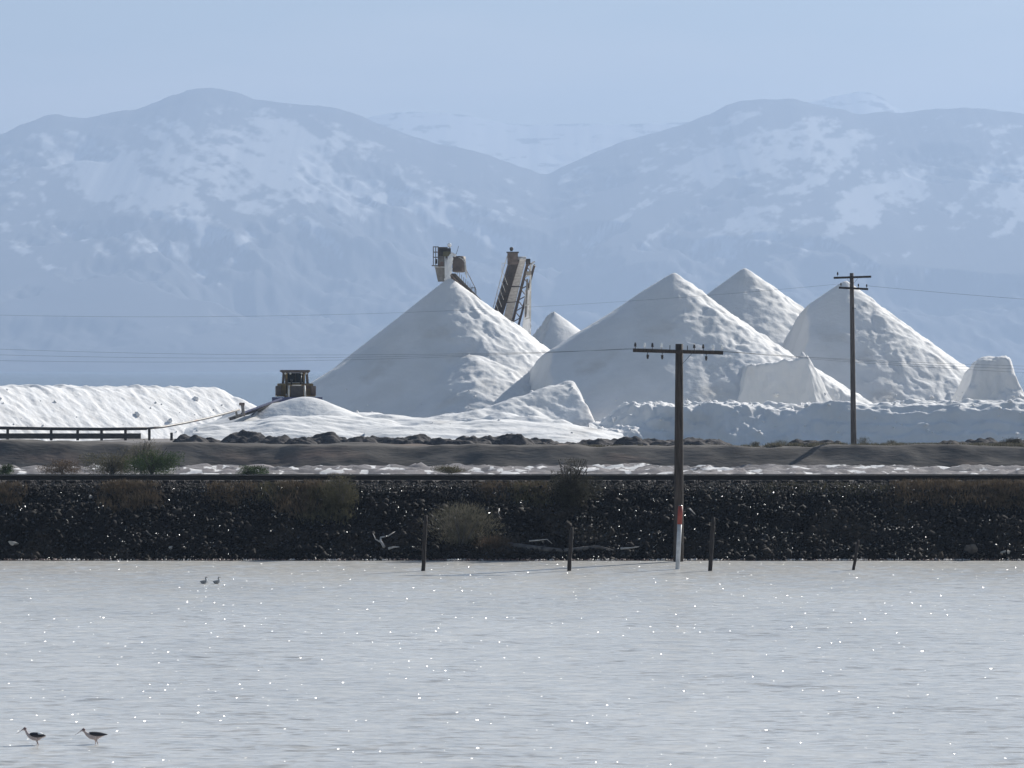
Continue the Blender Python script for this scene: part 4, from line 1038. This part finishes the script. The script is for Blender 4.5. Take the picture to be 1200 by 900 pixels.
m, nt, b = new_mat('tinted'); b.inputs['Base Color'].default_value = (0.03, 0.045, 0.05, 1); b.inputs['Roughness'].default_value = 0.05
b.inputs['Transmission Weight'].default_value = 0.75; b.inputs['IOR'].default_value = 1.1; M['tinted'] = m
bulldozer()

# ---------------------------------------------------------------- pipeline on trestles (left), with the field conveyor it feeds
def pipeline():
    Y = 316.0; base = P(175, 512, Y)
    root = empty('pipeline', base, 'long dark pipe on short trestle posts in front of the left stockpile, rising rightwards', 'pipeline')
    p = lambda px, py, yy=Y: P(px, py, yy)-base
    MB().tube([p(-420, 499), p(-100, 500.5), p(0, 501.5), p(60, 502.5), p(120, 503), p(172, 502.2)], 0.12, 10).build('pipe', M['dark_metal'], root, True)
    MB().tube([p(172, 502.2), p(190, 500.5, 318), p(215, 496, 322), p(245, 489.5, 327), p(268, 483.5, 331), p(280, 480, 333)], 0.085, 10).build('rising_pipe', M['grey_metal'], root, True)
    for px in (-70, -20, 9, 60, 91, 119, 147, 175, 201):
        t = 503 if px < 180 else 507
        MB().box((p(px, 507).x, 0, (p(px, t).z+p(px, 513).z)/2-0.1), (0.19, 0.2, p(px, t).z-p(px, 513).z+0.2), None, .02).build('trestle_post', M['dark_metal'], root)
    MB().bar(p(-420, 511), p(165, 511), 0.22, 0.40).build('lower_beam', M['dark_metal'], root)
    return root
pipeline()
def field_conveyor():
    base = P(285, 490, 336)
    root = empty('field_conveyor', base, 'slanted dark conveyor frame leading up to the left side of the bulldozer', 'conveyor')
    p = lambda px, py, yy: P(px, py, yy)-base
    for dy in (-0.35, 0.35):
        MB().bar(p(270, 491, 335)+Vector((0, dy, 0)), p(326, 472, 341.5)+Vector((0, dy, 0)), 0.14, 0.2).build('side_beam', M['dark_metal'], root)
    MB().bar(p(283, 484.5, 335.5), p(330, 467, 342), 0.10, 0.12).build('handrail', M['blue_metal'], root)
    MB().bar(p(271, 490, 335.2), p(325, 471.3, 341.5), 0.62, 0.05).build('belt', M['rubber'], root)
    MB().bar(p(285.5, 488, 335.6), p(284, 472.5, 335.6), 0.20, 0.24).build('upright', M['grey_metal'], root)
    MB().box(p(283.5, 473.5, 335.6), (0.42, 0.32, 0.22), None, .02).build('motor', M['brown_metal'], root)
    MB().bar(p(278, 490, 335.2), p(276.5, 481, 335.2), 0.13, 0.16).build('upright', M['grey_metal'], root)
    MB().tube([p(295, 487, 336.5), p(302, 480, 337)], 0.05, 6).build('brace', M['dark_metal'], root)
    return root
field_conveyor()
# small sheet metal hut-like box on the flat pile's end
def pile_box():
    b = P(228, 463, 371.5); root = empty('drain_box', b, 'small grey box half buried near the right end of the flat-topped stockpile', 'box')
    MB().box((0, 0, 0.1), (0.55, 0.5, 0.62), None, .02).build('body', M['grey_metal'], root)
    MB().box((0, -0.02, 0.43), (0.66, 0.6, 0.05)).build('lid', M['pale_metal'], root)
    MB().bar((-0.25, 0, 0.35), (-2.0, 0.3, 0.72), 0.14, 0.10).build('chute', M['belt'], root)
pile_box()

# ---------------------------------------------------------------- stacker 1, discharging on pile A
def stacker_one():
    Y = 382.6; s = Y/FPX; base = P(530, 345, Y)
    root = empty('stacker_conveyor', base, 'left salt stacker head with railed platform and round lamp, dropping salt onto the cone', 'stacker conveyor')
    p = lambda px, py, dy=0.0: P(px, py, Y)-base+Vector((0, dy, 0))
    # platform and rails
    MB().box(p(511.5, 311.3), (0.82, 1.4, 0.07)).build('platform', M['grey_metal'], root)
    for dy in (-0.65, 0.65):
        r = MB()
        for px in (507.8, 510.6, 513.4): r.bar(p(px, 311, dy), p(px, 289, dy), 0.05)
        for py in (289.3, 295.5, 301.5): r.bar(p(507.5, py, dy), p(514, py, dy), 0.05)
        r.build('railing', M['grey_metal'], root)
    r = MB()
    for py in (289.3, 295.5, 301.5): r.bar(p(507.8, py, -.65), p(507.8, py, .65), 0.05)
    r.build('railing', M['grey_metal'], root)
    MB().box(p(511.2, 306.5, -0.3), (0.20, 0.3, 0.42), None, .02).build('switch_box', M['dark_metal'], root)
    # head housing with dark open front
    hs = MB().box(p(519, 302, 0.1), (0.86, 1.1, 1.85), None, .03).build('head_housing', M['grey_metal'], root)
    MB().box(p(521.6, 295.6, -0.50), (1.02, 0.16, 0.68), None, .02).build('hood', M['dark_metal'], hs)
    MB().box(p(523.5, 297.8, -0.60), (0.66, 0.1, 0.42), None, .02).build('opening', M['olive_metal'], hs)
    # tapering hopper below
    h = MB(); zt = p(0, 313.5).z; zb = p(0, 330).z
    xa, xb, xc, xd = p(509.8, 0).x, p(521.5, 0).x, p(513.2, 0).x, p(521.0, 0).x
    h.prism([(xa, zt), (xb, zt), (xd, zb), (xc, zb)], -0.5, 0.5).build('hopper', M['pale_brown'], root)
    MB().box(p(515.6, 313.2), (0.92, 1.1, 0.12), None, .01).build('hopper_rim', M['pale_metal'], root)
    MB().bar(p(521.6, 314, -.45), p(521.6, 326, -.45), 0.07).build('chute_post', M['dark_metal'], root)
    # lamp
    lp = MB().lathe(p(526.8, 287.4, -0.35), [(0.02, -0.20), (0.13, -0.16), (0.18, -0.05), (0.19, 0.03), (0.15, 0.12), (0.08, 0.18), (0.01, 0.2)], 16).build('lamp', M['lamp_dome'], root, True)
    MB().bar(p(526.8, 292, -0.35), p(526.8, 289, -0.35), 0.06).build('lamp_post', M['dark_metal'], root)
    # falling salt
    rs = np.random.RandomState(2)
    V = []; F = []; nz = 26; nk = 14
    for i in range(nz):
        t = i/(nz-1); cx = (528.6-4.4*t**0.8-525)*s + p(525, 0).x; z = p(0, 297.5+37*t).z
        w = (0.19+0.08*math.sin(t*3))*(1-0.15*t)*(1+0.5*float(gn(t*7, 0.5, 9)))*min(1, 0.35+t*5)
        for k in range(nk):
            a = 2*math.pi*k/nk; rr2 = w*(1+0.9*float(gn(k*1.7+.3, t*9, 3)))
            V.append((cx+rr2*math.cos(a), -0.62+rr2*0.6*math.sin(a)-0.35*t*0, z))
    for i in range(nz-1):
        for k in range(nk):
            k2 = (k+1) % nk; F.append((i*nk+k, i*nk+k2, (i+1)*nk+k2, (i+1)*nk+k))
    F = np.array(F); tri_mesh('falling_salt', np.array(V), F, M['salt_lump'], root)
    for q in range(3):
        mb = MB(); x0 = p(521.5+q*1.6, 0).x
        mb.tube([(x0, -0.60, p(0, 300+q*3).z), (x0+0.05, -0.62, p(0, 316).z), (x0+0.02, -0.62, p(0, 335).z)], [0.03, 0.09, 0.03], 6).build('falling_salt', M['salt_lump'], root, True)
    MB().box(p(531.4, 298.4, -0.25), (0.52, 0.5, 0.26), Matrix.Rotation(R(28), 3, 'Y'), .04).build('belt_end', M['salt_lump'], root)
    # drum housing to the right
    dr = MB().lathe(p(538, 309.6, 0.3), [(0.36, -0.72), (0.56, -0.66), (0.60, 0.0), (0.56, 0.66), (0.36, 0.72)], 18).build('drum_housing', M['brown_metal'], root, True)
    MB().box(p(536.2, 301.6, 0.25), (0.56, 1.2, 0.10), None, .02).build('drum_cover', M['dark_metal'], root)
    MB().box(p(535, 310, 0.2), (0.72, 1.3, 1.28), None, .04).build('gear_case', M['brown_metal'], root)
    for dy in (-0.55, 0.95):
        mb = MB(); pts = [p(537.5+math.sin(a)*8.6, 315-math.cos(a)*13.0, dy) for a in [k*math.pi/2/7 for k in range(8)]] + [p(546.9, 326, dy)]
        mb.tube(pts, 0.04, 6).build('hoop_rail', M['pale_metal'], root, True)
    MB().bar(p(544.3, 304, -.5), p(545.5, 322, -.5), 0.06).build('ladder_rail', M['pale_metal'], root)
    MB().tube([p(534.3, 298.5), p(536.2, 293), p(537.4, 288.3)], 0.022, 5).build('antenna', M['dark_metal'], root)
    # boom descending behind the pile to the right and away
    a = p(528, 321.5, 0.3); b_ = p(557, 350, 9.5)
    for dy in (-0.5, 0.6):
        o_ = Vector((0, dy, 0)); mb = MB()
        for dz in (0.0, -0.75): mb.bar(a+o_+Vector((0, 0, dz)), b_+o_+Vector((0, 0, dz)), 0.10, 0.12)
        n = 12
        for k in range(n):
            q0 = a.lerp(b_, k/n)+o_; q1 = a.lerp(b_, (k+1)/n)+o_
            mb.bar(q0 if k % 2 else q0+Vector((0, 0, -.75)), q1+Vector((0, 0, -.75)) if k % 2 else q1, 0.06)
        mb.build('boom_truss', M['brown_metal'], root)
    MB().bar(a+Vector((0, .05, .06)), b_+Vector((0, .05, .06)), 0.9, 0.05).build('belt', M['rubber'], root)
    r = MB(); r.bar(a+Vector((1.1, 0.7, .95)), b_+Vector((0, .7, .95)), 0.05)
    for k in range(3, 13):
        q = a.lerp(b_, k/12)+Vector((0, .7, 0)); r.bar(q, q+Vector((0, 0, .95)), 0.045)
    r.build('walkway_rail', M['grey_metal'], root)
    sb = MB().box(p(554.5, 344, 1.0), (0.42, 0.5, 0.10)); sb.bar(p(552, 338), p(552, 350), .06).bar(p(557, 338), p(557, 352), .06).bar(p(551.6, 337.3), p(557.4, 337.3), .07)
    sb.build('side_platform', M['dark_metal'], root)
    return root
M['olive_metal'] = noise_mat('olive_metal', (0.07, 0.068, 0.035), (0.12, 0.11, 0.06), scale=3, rough=0.6, bump=0)
M['pale_brown'] = noise_mat('pale_brown', (0.20, 0.18, 0.155), (0.30, 0.27, 0.24), scale=3, rough=0.65, bump=0.1)
M['lamp_dome'] = noise_mat('lamp_dome', (0.86, 0.86, 0.86), (0.88, 0.88, 0.88), scale=3, rough=0.12, bump=0, spec=0.8)
stacker_one()

def stacker_two():
    Y = 402.0; s = Y/FPX; base = P(597, 388, 412)
    root = empty('stacker_conveyor', base, 'steep right salt stacker boom with pale belt between dark side trusses, behind the left cone', 'stacker conveyor')
    def q(px, py, yy): return P(px, py, yy)-base
    # main dark box beam (left) rising towards the head
    top = q(602.5, 305, 400.5); bot = q(579, 384, 418)
    ax = (top-bot).normalized(); 
    mb = MB(); mb.bar(bot, top, 0.62, 0.9); mb.build('left_box_beam', M['dark_metal'], root)
    mb = MB(); mb.bar(bot+Vector((.42, -.2, 0)), top+Vector((.42, -.2, 0)), 0.12, 0.14); mb.bar(bot+Vector((-.42, -.2, 0)), top+Vector((-.42, -.2, 0)), 0.10, 0.14); mb.build('beam_flange', M['brown_metal'], root)
    r = MB()
    for k in range(7):
        c0 = bot.lerp(top, k/7); c1 = bot.lerp(top, (k+1)/7)
        r.bar(c0+Vector((-.42 if k % 2 else .42, -.56, 0)), c1+Vector((.42 if k % 2 else -.42, -.56, 0)), 0.06)
    r.build('beam_bracing', M['grey_metal'], root)
    hd = MB().box(q(600.8, 302.5, 400), (0.98, 1.1, 1.15), None, .04).build('head_box', M['brown_metal'], root)
    MB().box(q(600.8, 295.8, 400), (1.14, 1.2, 0.10)).build('head_rim', M['dark_metal'], hd)
    MB().lathe(q(599.4, 294.4, 399.6), [(0.11, 0.0), (0.12, 0.10), (0.17, 0.12), (0.17, 0.30), (0.13, 0.36), (0.02, 0.38)], 12).build('beacon', M['dark_metal'], root, True)
    # pale belt between the trusses
    t2 = q(611.3, 302.5, 401); b2 = q(591.5, 388, 419)
    MB().bar(b2, t2, 0.80, 0.10).build('belt', M['belt'], root)
    MB().lathe(q(611.3, 303.5, 400.9), [(0.20, -.42), (0.23, -.40), (0.23, .40), (0.20, .42)], 14, 'X').build('head_pulley', M['belt'], root, True)
    # right truss : two chords with lacing
    t3 = q(619, 305.5, 401.2); b3 = q(599.0, 384, 418.6)
    rt = MB(); rt.bar(b3, t3, 0.20, 0.3)
    off = Vector((0.62, 0.1, -0.1)); rt.bar(b3+off, t3+off*0.9+Vector((0, 0, -0.35)), 0.16, 0.25)
    n = 12
    for k in range(n):
        c0 = b3.lerp(t3, k/n); c1 = b3.lerp(t3, (k+1)/n)
        rt.bar(c0 if k % 2 else c0+off, c1+off*.95 if k % 2 else c1, 0.07)
    rt.build('right_truss', M['brown_metal'], root)
    MB().box(q(618.8, 306.5, 401), (0.44, 0.6, 0.5), None, .03).build('drive_unit', M['dark_metal'], root)
    # cross members
    for f in (0.15, 0.40, 0.62):
        MB().bar(b2.lerp(t2, f)+Vector((-.55, -.25, 0)), b3.lerp(t3, f)+Vector((.1, -.25, 0)), 0.09).build('cross_member', M['dark_metal'], root)
    # pale support leg and chute to the right
    MB().bar(q(621.0, 395, 404), q(621.8, 308, 402), 0.16, 0.2).build('support_leg', M['pale_metal'], root)
    MB().bar(q(614.5, 395, 404), q(618.0, 327, 402.5), 0.14, 0.2).build('support_leg', M['grey_metal'], root)
    for py in (322, 338, 356, 372): MB().bar(q(615.5, py+2, 403), q(621.8, py, 403), 0.09).build('leg_tie', M['pale_metal'], root)
    MB().box(q(619.6, 320, 402.3), (0.52, 0.5, 0.34), None, .03).build('chute_box', M['pale_brown'], root)
    # curtain of salt falling
    rs = np.random.RandomState(4); V = []; nz = 22; nk = 12; F = []
    for i in range(nz):
        t = i/(nz-1); cx = q(617.6+0.6*math.sin(t*5), 0, 403.5).x; z = q(0, 340+50*t, 403.5).z; w = 0.20+0.20*t
        for k in range(nk):
            a = 2*math.pi*k/nk; r2 = w*(1+0.4*float(gn(k*1.3, t*5, 6))); V.append((cx+r2*math.cos(a), (403.5-base.y)+r2*.4*math.sin(a), z))
    for i in range(nz-1):
        for k in range(nk):
            k2 = (k+1) % nk; F.append((i*nk+k, i*nk+k2, (i+1)*nk+k2, (i+1)*nk+k))
    tri_mesh('falling_salt', np.array(V), np.array(F), M['salt_lump'], root)
    # bracket arm at top right
    MB().bar(q(620, 309, 401), q(627, 307.2, 401), 0.07).bar(q(623, 308.5, 401), q(628.5, 312.5, 401), 0.07).bar(q(624.5, 306, 401), q(624.5, 312, 401), 0.06).build('side_bracket', M['pale_metal'], root)
    # light walkway rails left
    r = MB()
    L0 = q(573.5, 378, 417); L1 = q(589, 318, 403); L2 = q(594.5, 300, 400.5)
    r.bar(L0, L1, .05).bar(L1, L2, .05)
    for k in range(8):
        c0 = L0.lerp(L1, k/7); r.bar(c0, c0+Vector((0.45, 0, -1.25)), .045)
    r.bar(q(588.2, 310, 401), q(588.2, 326, 401), .06).bar(q(588, 308.5, 401), q(594, 308.5, 401), .06)
    r.build('walkway_rail', M['pale_metal'], root)
    return root
stacker_two()

# ---------------------------------------------------------------- birds
def skin_body(name, joints, edges, mat, parent, sub=2):
    me = bpy.data.meshes.new(name); me.from_pydata([j[:3] for j in joints], edges, []); me.update()
    o = link_mesh(name, me, mat, parent)
    md = o.modifiers.new('skin', 'SKIN'); md.use_smooth_shade = True
    for i, j in enumerate(joints):
        sv = me.skin_vertices[0].data[i]; r = j[3]
        sv.radius = (r if not hasattr(r, '__len__') else r[0], r if not hasattr(r, '__len__') else r[1]); sv.use_root = (i == 0)
    sb = o.modifiers.new('sub', 'SUBSURF'); sb.levels = sub; sb.render_levels = sub
    return o
M['feather_pale'] = noise_mat('feather_pale', (0.46, 0.37, 0.35), (0.60, 0.52, 0.50), scale=20, rough=0.8, bump=0)
M['feather_black'] = noise_mat('feather_black', (0.012, 0.012, 0.018), (0.03, 0.028, 0.036), scale=20, rough=0.6, bump=0)
M['feather_white'] = noise_mat('feather_white', (0.75, 0.75, 0.75), (0.85, 0.85, 0.85), scale=20, rough=0.8, bump=0)
M['feather_head'] = noise_mat('feather_head', (0.16, 0.10, 0.10), (0.24, 0.16, 0.15), scale=20, rough=0.8, bump=0)
M['feather_grey'] = noise_mat('feather_grey', (0.24, 0.24, 0.245), (0.42, 0.42, 0.42), scale=20, rough=0.8, bump=0)
M['beak'] = noise_mat('beak', (0.015, 0.015, 0.015), (0.03, 0.03, 0.03), scale=20, rough=0.4, bump=0)
def wing_shell(sy, x0, x1, z0, h, yoff, th=0.012):
    """folded wing: curved almond plate with thickness lying on the body's flank"""
    V = []; F = []; n = 12; m = 5
    for side in (0, 1):
        for i in range(n+1):
            t = i/n; x = x0+(x1-x0)*t; w = h*math.sin(math.pi*min(1, t*0.93+0.07))**0.7*(1-0.35*t)
            for j in range(m+1):
                u = j/m; z = z0 + 0.018*(1-t) + w*(u-0.62) - 0.01*t
                y = sy*(yoff*(math.cos((u-0.35)*1.9))*(0.55+0.45*math.sin(math.pi*min(1, t+0.15)))*(1-0.55*t) + (th if side else 0)+0.004)
                V.append((x, y, z))
    N = (n+1)*(m+1)
    for i in range(n):
        for j in range(m):
            a = i*(m+1)+j; F.append((a, a+1, a+m+2, a+m+1)); F.append((a+N, a+m+1+N, a+m+2+N, a+1+N))
    for i in range(n):
        for j in (0, m):
            a = i*(m+1)+j; F.append((a, a+m+1, a+m+1+N, a+N))
    for j in range(m):
        for i in (0, n):
            a = i*(m+1)+j; F.append((a, a+1, a+1+N, a+N))
    mb = MB(); mb.add(V, F); return mb
def avocet(px, py, label, pose=0):
    """wading bird, bill to the left (-x); origin at the water surface"""
    Y = CAMZ*FPX/(py-HORIZON); b = Vector((XW(px, Y), Y, -0.035))
    root = empty('wading_bird', b, label, 'bird', None, R(8 if pose else -6)); root.scale = (1.12, 1.12, 1.12)
    k = 1.0
    hz = 0.0 if pose == 0 else -0.025
    J = [(0.00, 0, 0.155, (.060, .062)), (-0.065, 0, 0.163, (.052, .052)), (-0.11, 0, 0.185, (.032, .030)), (-0.135, 0, 0.222+hz*.4, (.021, .021)), (-0.148, 0, 0.255+hz, (.018, .018)), (-0.168, 0, 0.278+hz, (.026, .026)),
         (-0.195, 0, 0.272+hz, (.015, .015)), (-0.225, 0, 0.250+hz, (.0055, .0055)), (-0.262, 0, 0.222+hz, (.004, .004)), (-0.298, 0, 0.205+hz, (.003, .003)),
         (0.065, 0, 0.158, (.048, .045)), (0.125, 0, 0.166, (.028, .022)), (0.175, 0, 0.172, (.014, .008)),
         (0.02, 0.028, 0.10, (.014, .014)), (0.028, 0.030, 0.055, (.0065, .0065)), (0.012, 0.030, -0.02, (.006, .006)), (0.008, 0.03, -0.09, (.006, .006)),
         (0.035, -0.028, 0.10, (.014, .014)), (0.055, -0.030, 0.05, (.0065, .0065)), (0.078, -0.030, -0.02, (.006, .006)), (0.07, -0.03, -0.09, (.006, .006))]
    E = [(0, 1), (1, 2), (2, 3), (3, 4), (4, 5), (5, 6), (6, 7), (7, 8), (8, 9), (0, 10), (10, 11), (11, 12), (0, 13), (13, 14), (14, 15), (15, 16), (10, 17), (17, 18), (18, 19), (19, 20)]
    skin_body('body', J, E, M['feather_pale'], root)
    for sy in (-1, 1):
        wg = wing_shell(sy, -0.075, 0.215 if pose else 0.17, 0.190, 0.075 if pose else 0.085, 0.062).build('wing', M['feather_black'], root, True)
        MB().lathe((-0.172, sy*0.024, 0.283+hz), [(0.001, -0.005), (0.005, 0), (0.001, 0.005)], 8).build('eye', M['beak'], root, True)
    # dark crown and nape of the bird, white patch on the back of the other
    MB().lathe((-0.163, 0, 0.281+hz), [(0.012, -0.018), (0.0285, -0.004), (0.026, 0.012), (0.012, 0.024), (0.002, 0.028)], 12).build('crown', M['feather_head'], root, True)
    if pose == 0:
        MB().lathe((0.075, 0, 0.212), [(0.05, -0.012), (0.045, 0.004), (0.02, 0.014), (0.004, 0.018)], 12).build('white_back', M['feather_white'], root, True)
    return root
avocet(41, 873, 'wading bird with a white back patch, left one of the pair at lower left', 0)
avocet(110, 872, 'wading bird with long folded black wings, right one of the pair at lower left', 1)
def swimmer(px, py, label, face):
    Y = CAMZ*FPX/(py-HORIZON); b = Vector((XW(px, Y), Y, 0))
    root = empty('swimming_bird', b, label, 'bird', None, R(20*face))
    f = face
    J = [(0, 0, 0.035, (.058, .050)), (0.055*f, 0, 0.045, (.046, .042)), (0.072*f, 0, 0.10, (.022, .022)), (0.062*f, 0, 0.155, (.018, .018)), (0.072*f, 0, 0.20, (.028, .028)), (0.105*f, 0, 0.198, (.012, .012)), (0.145*f, 0, 0.192, (.004, .004)),
         (-0.06*f, 0, 0.045, (.042, .036)), (-0.11*f, 0, 0.065, (.016, .010))]
    E = [(0, 1), (1, 2), (2, 3), (3, 4), (4, 5), (5, 6), (0, 7), (7, 8)]
    skin_body('body', J, E, M['feather_grey'], root)
    for sy in (-1, 1):
        w = wing_shell(sy, 0.035, -0.12, 0.075, 0.055, 0.055).build('wing', M['feather_grey'], root, True)
        if f < 0: w.scale = (-1, 1, 1)
    mb = MB().tube([(0.075*f+0.02*f, -0.012, 0.03), (0.093*f, -0.012, 0.10), (0.084*f, -0.01, 0.165)], [0.045, 0.028, 0.014], 8); mb.build('white_throat', M['feather_white'], root, True)
    return root
swimmer(238.5, 684, 'small grey swimming bird near the far shore, left one of the two', 1)
swimmer(253.5, 684, 'small grey swimming bird near the far shore, right one of the two, head held high', 1)
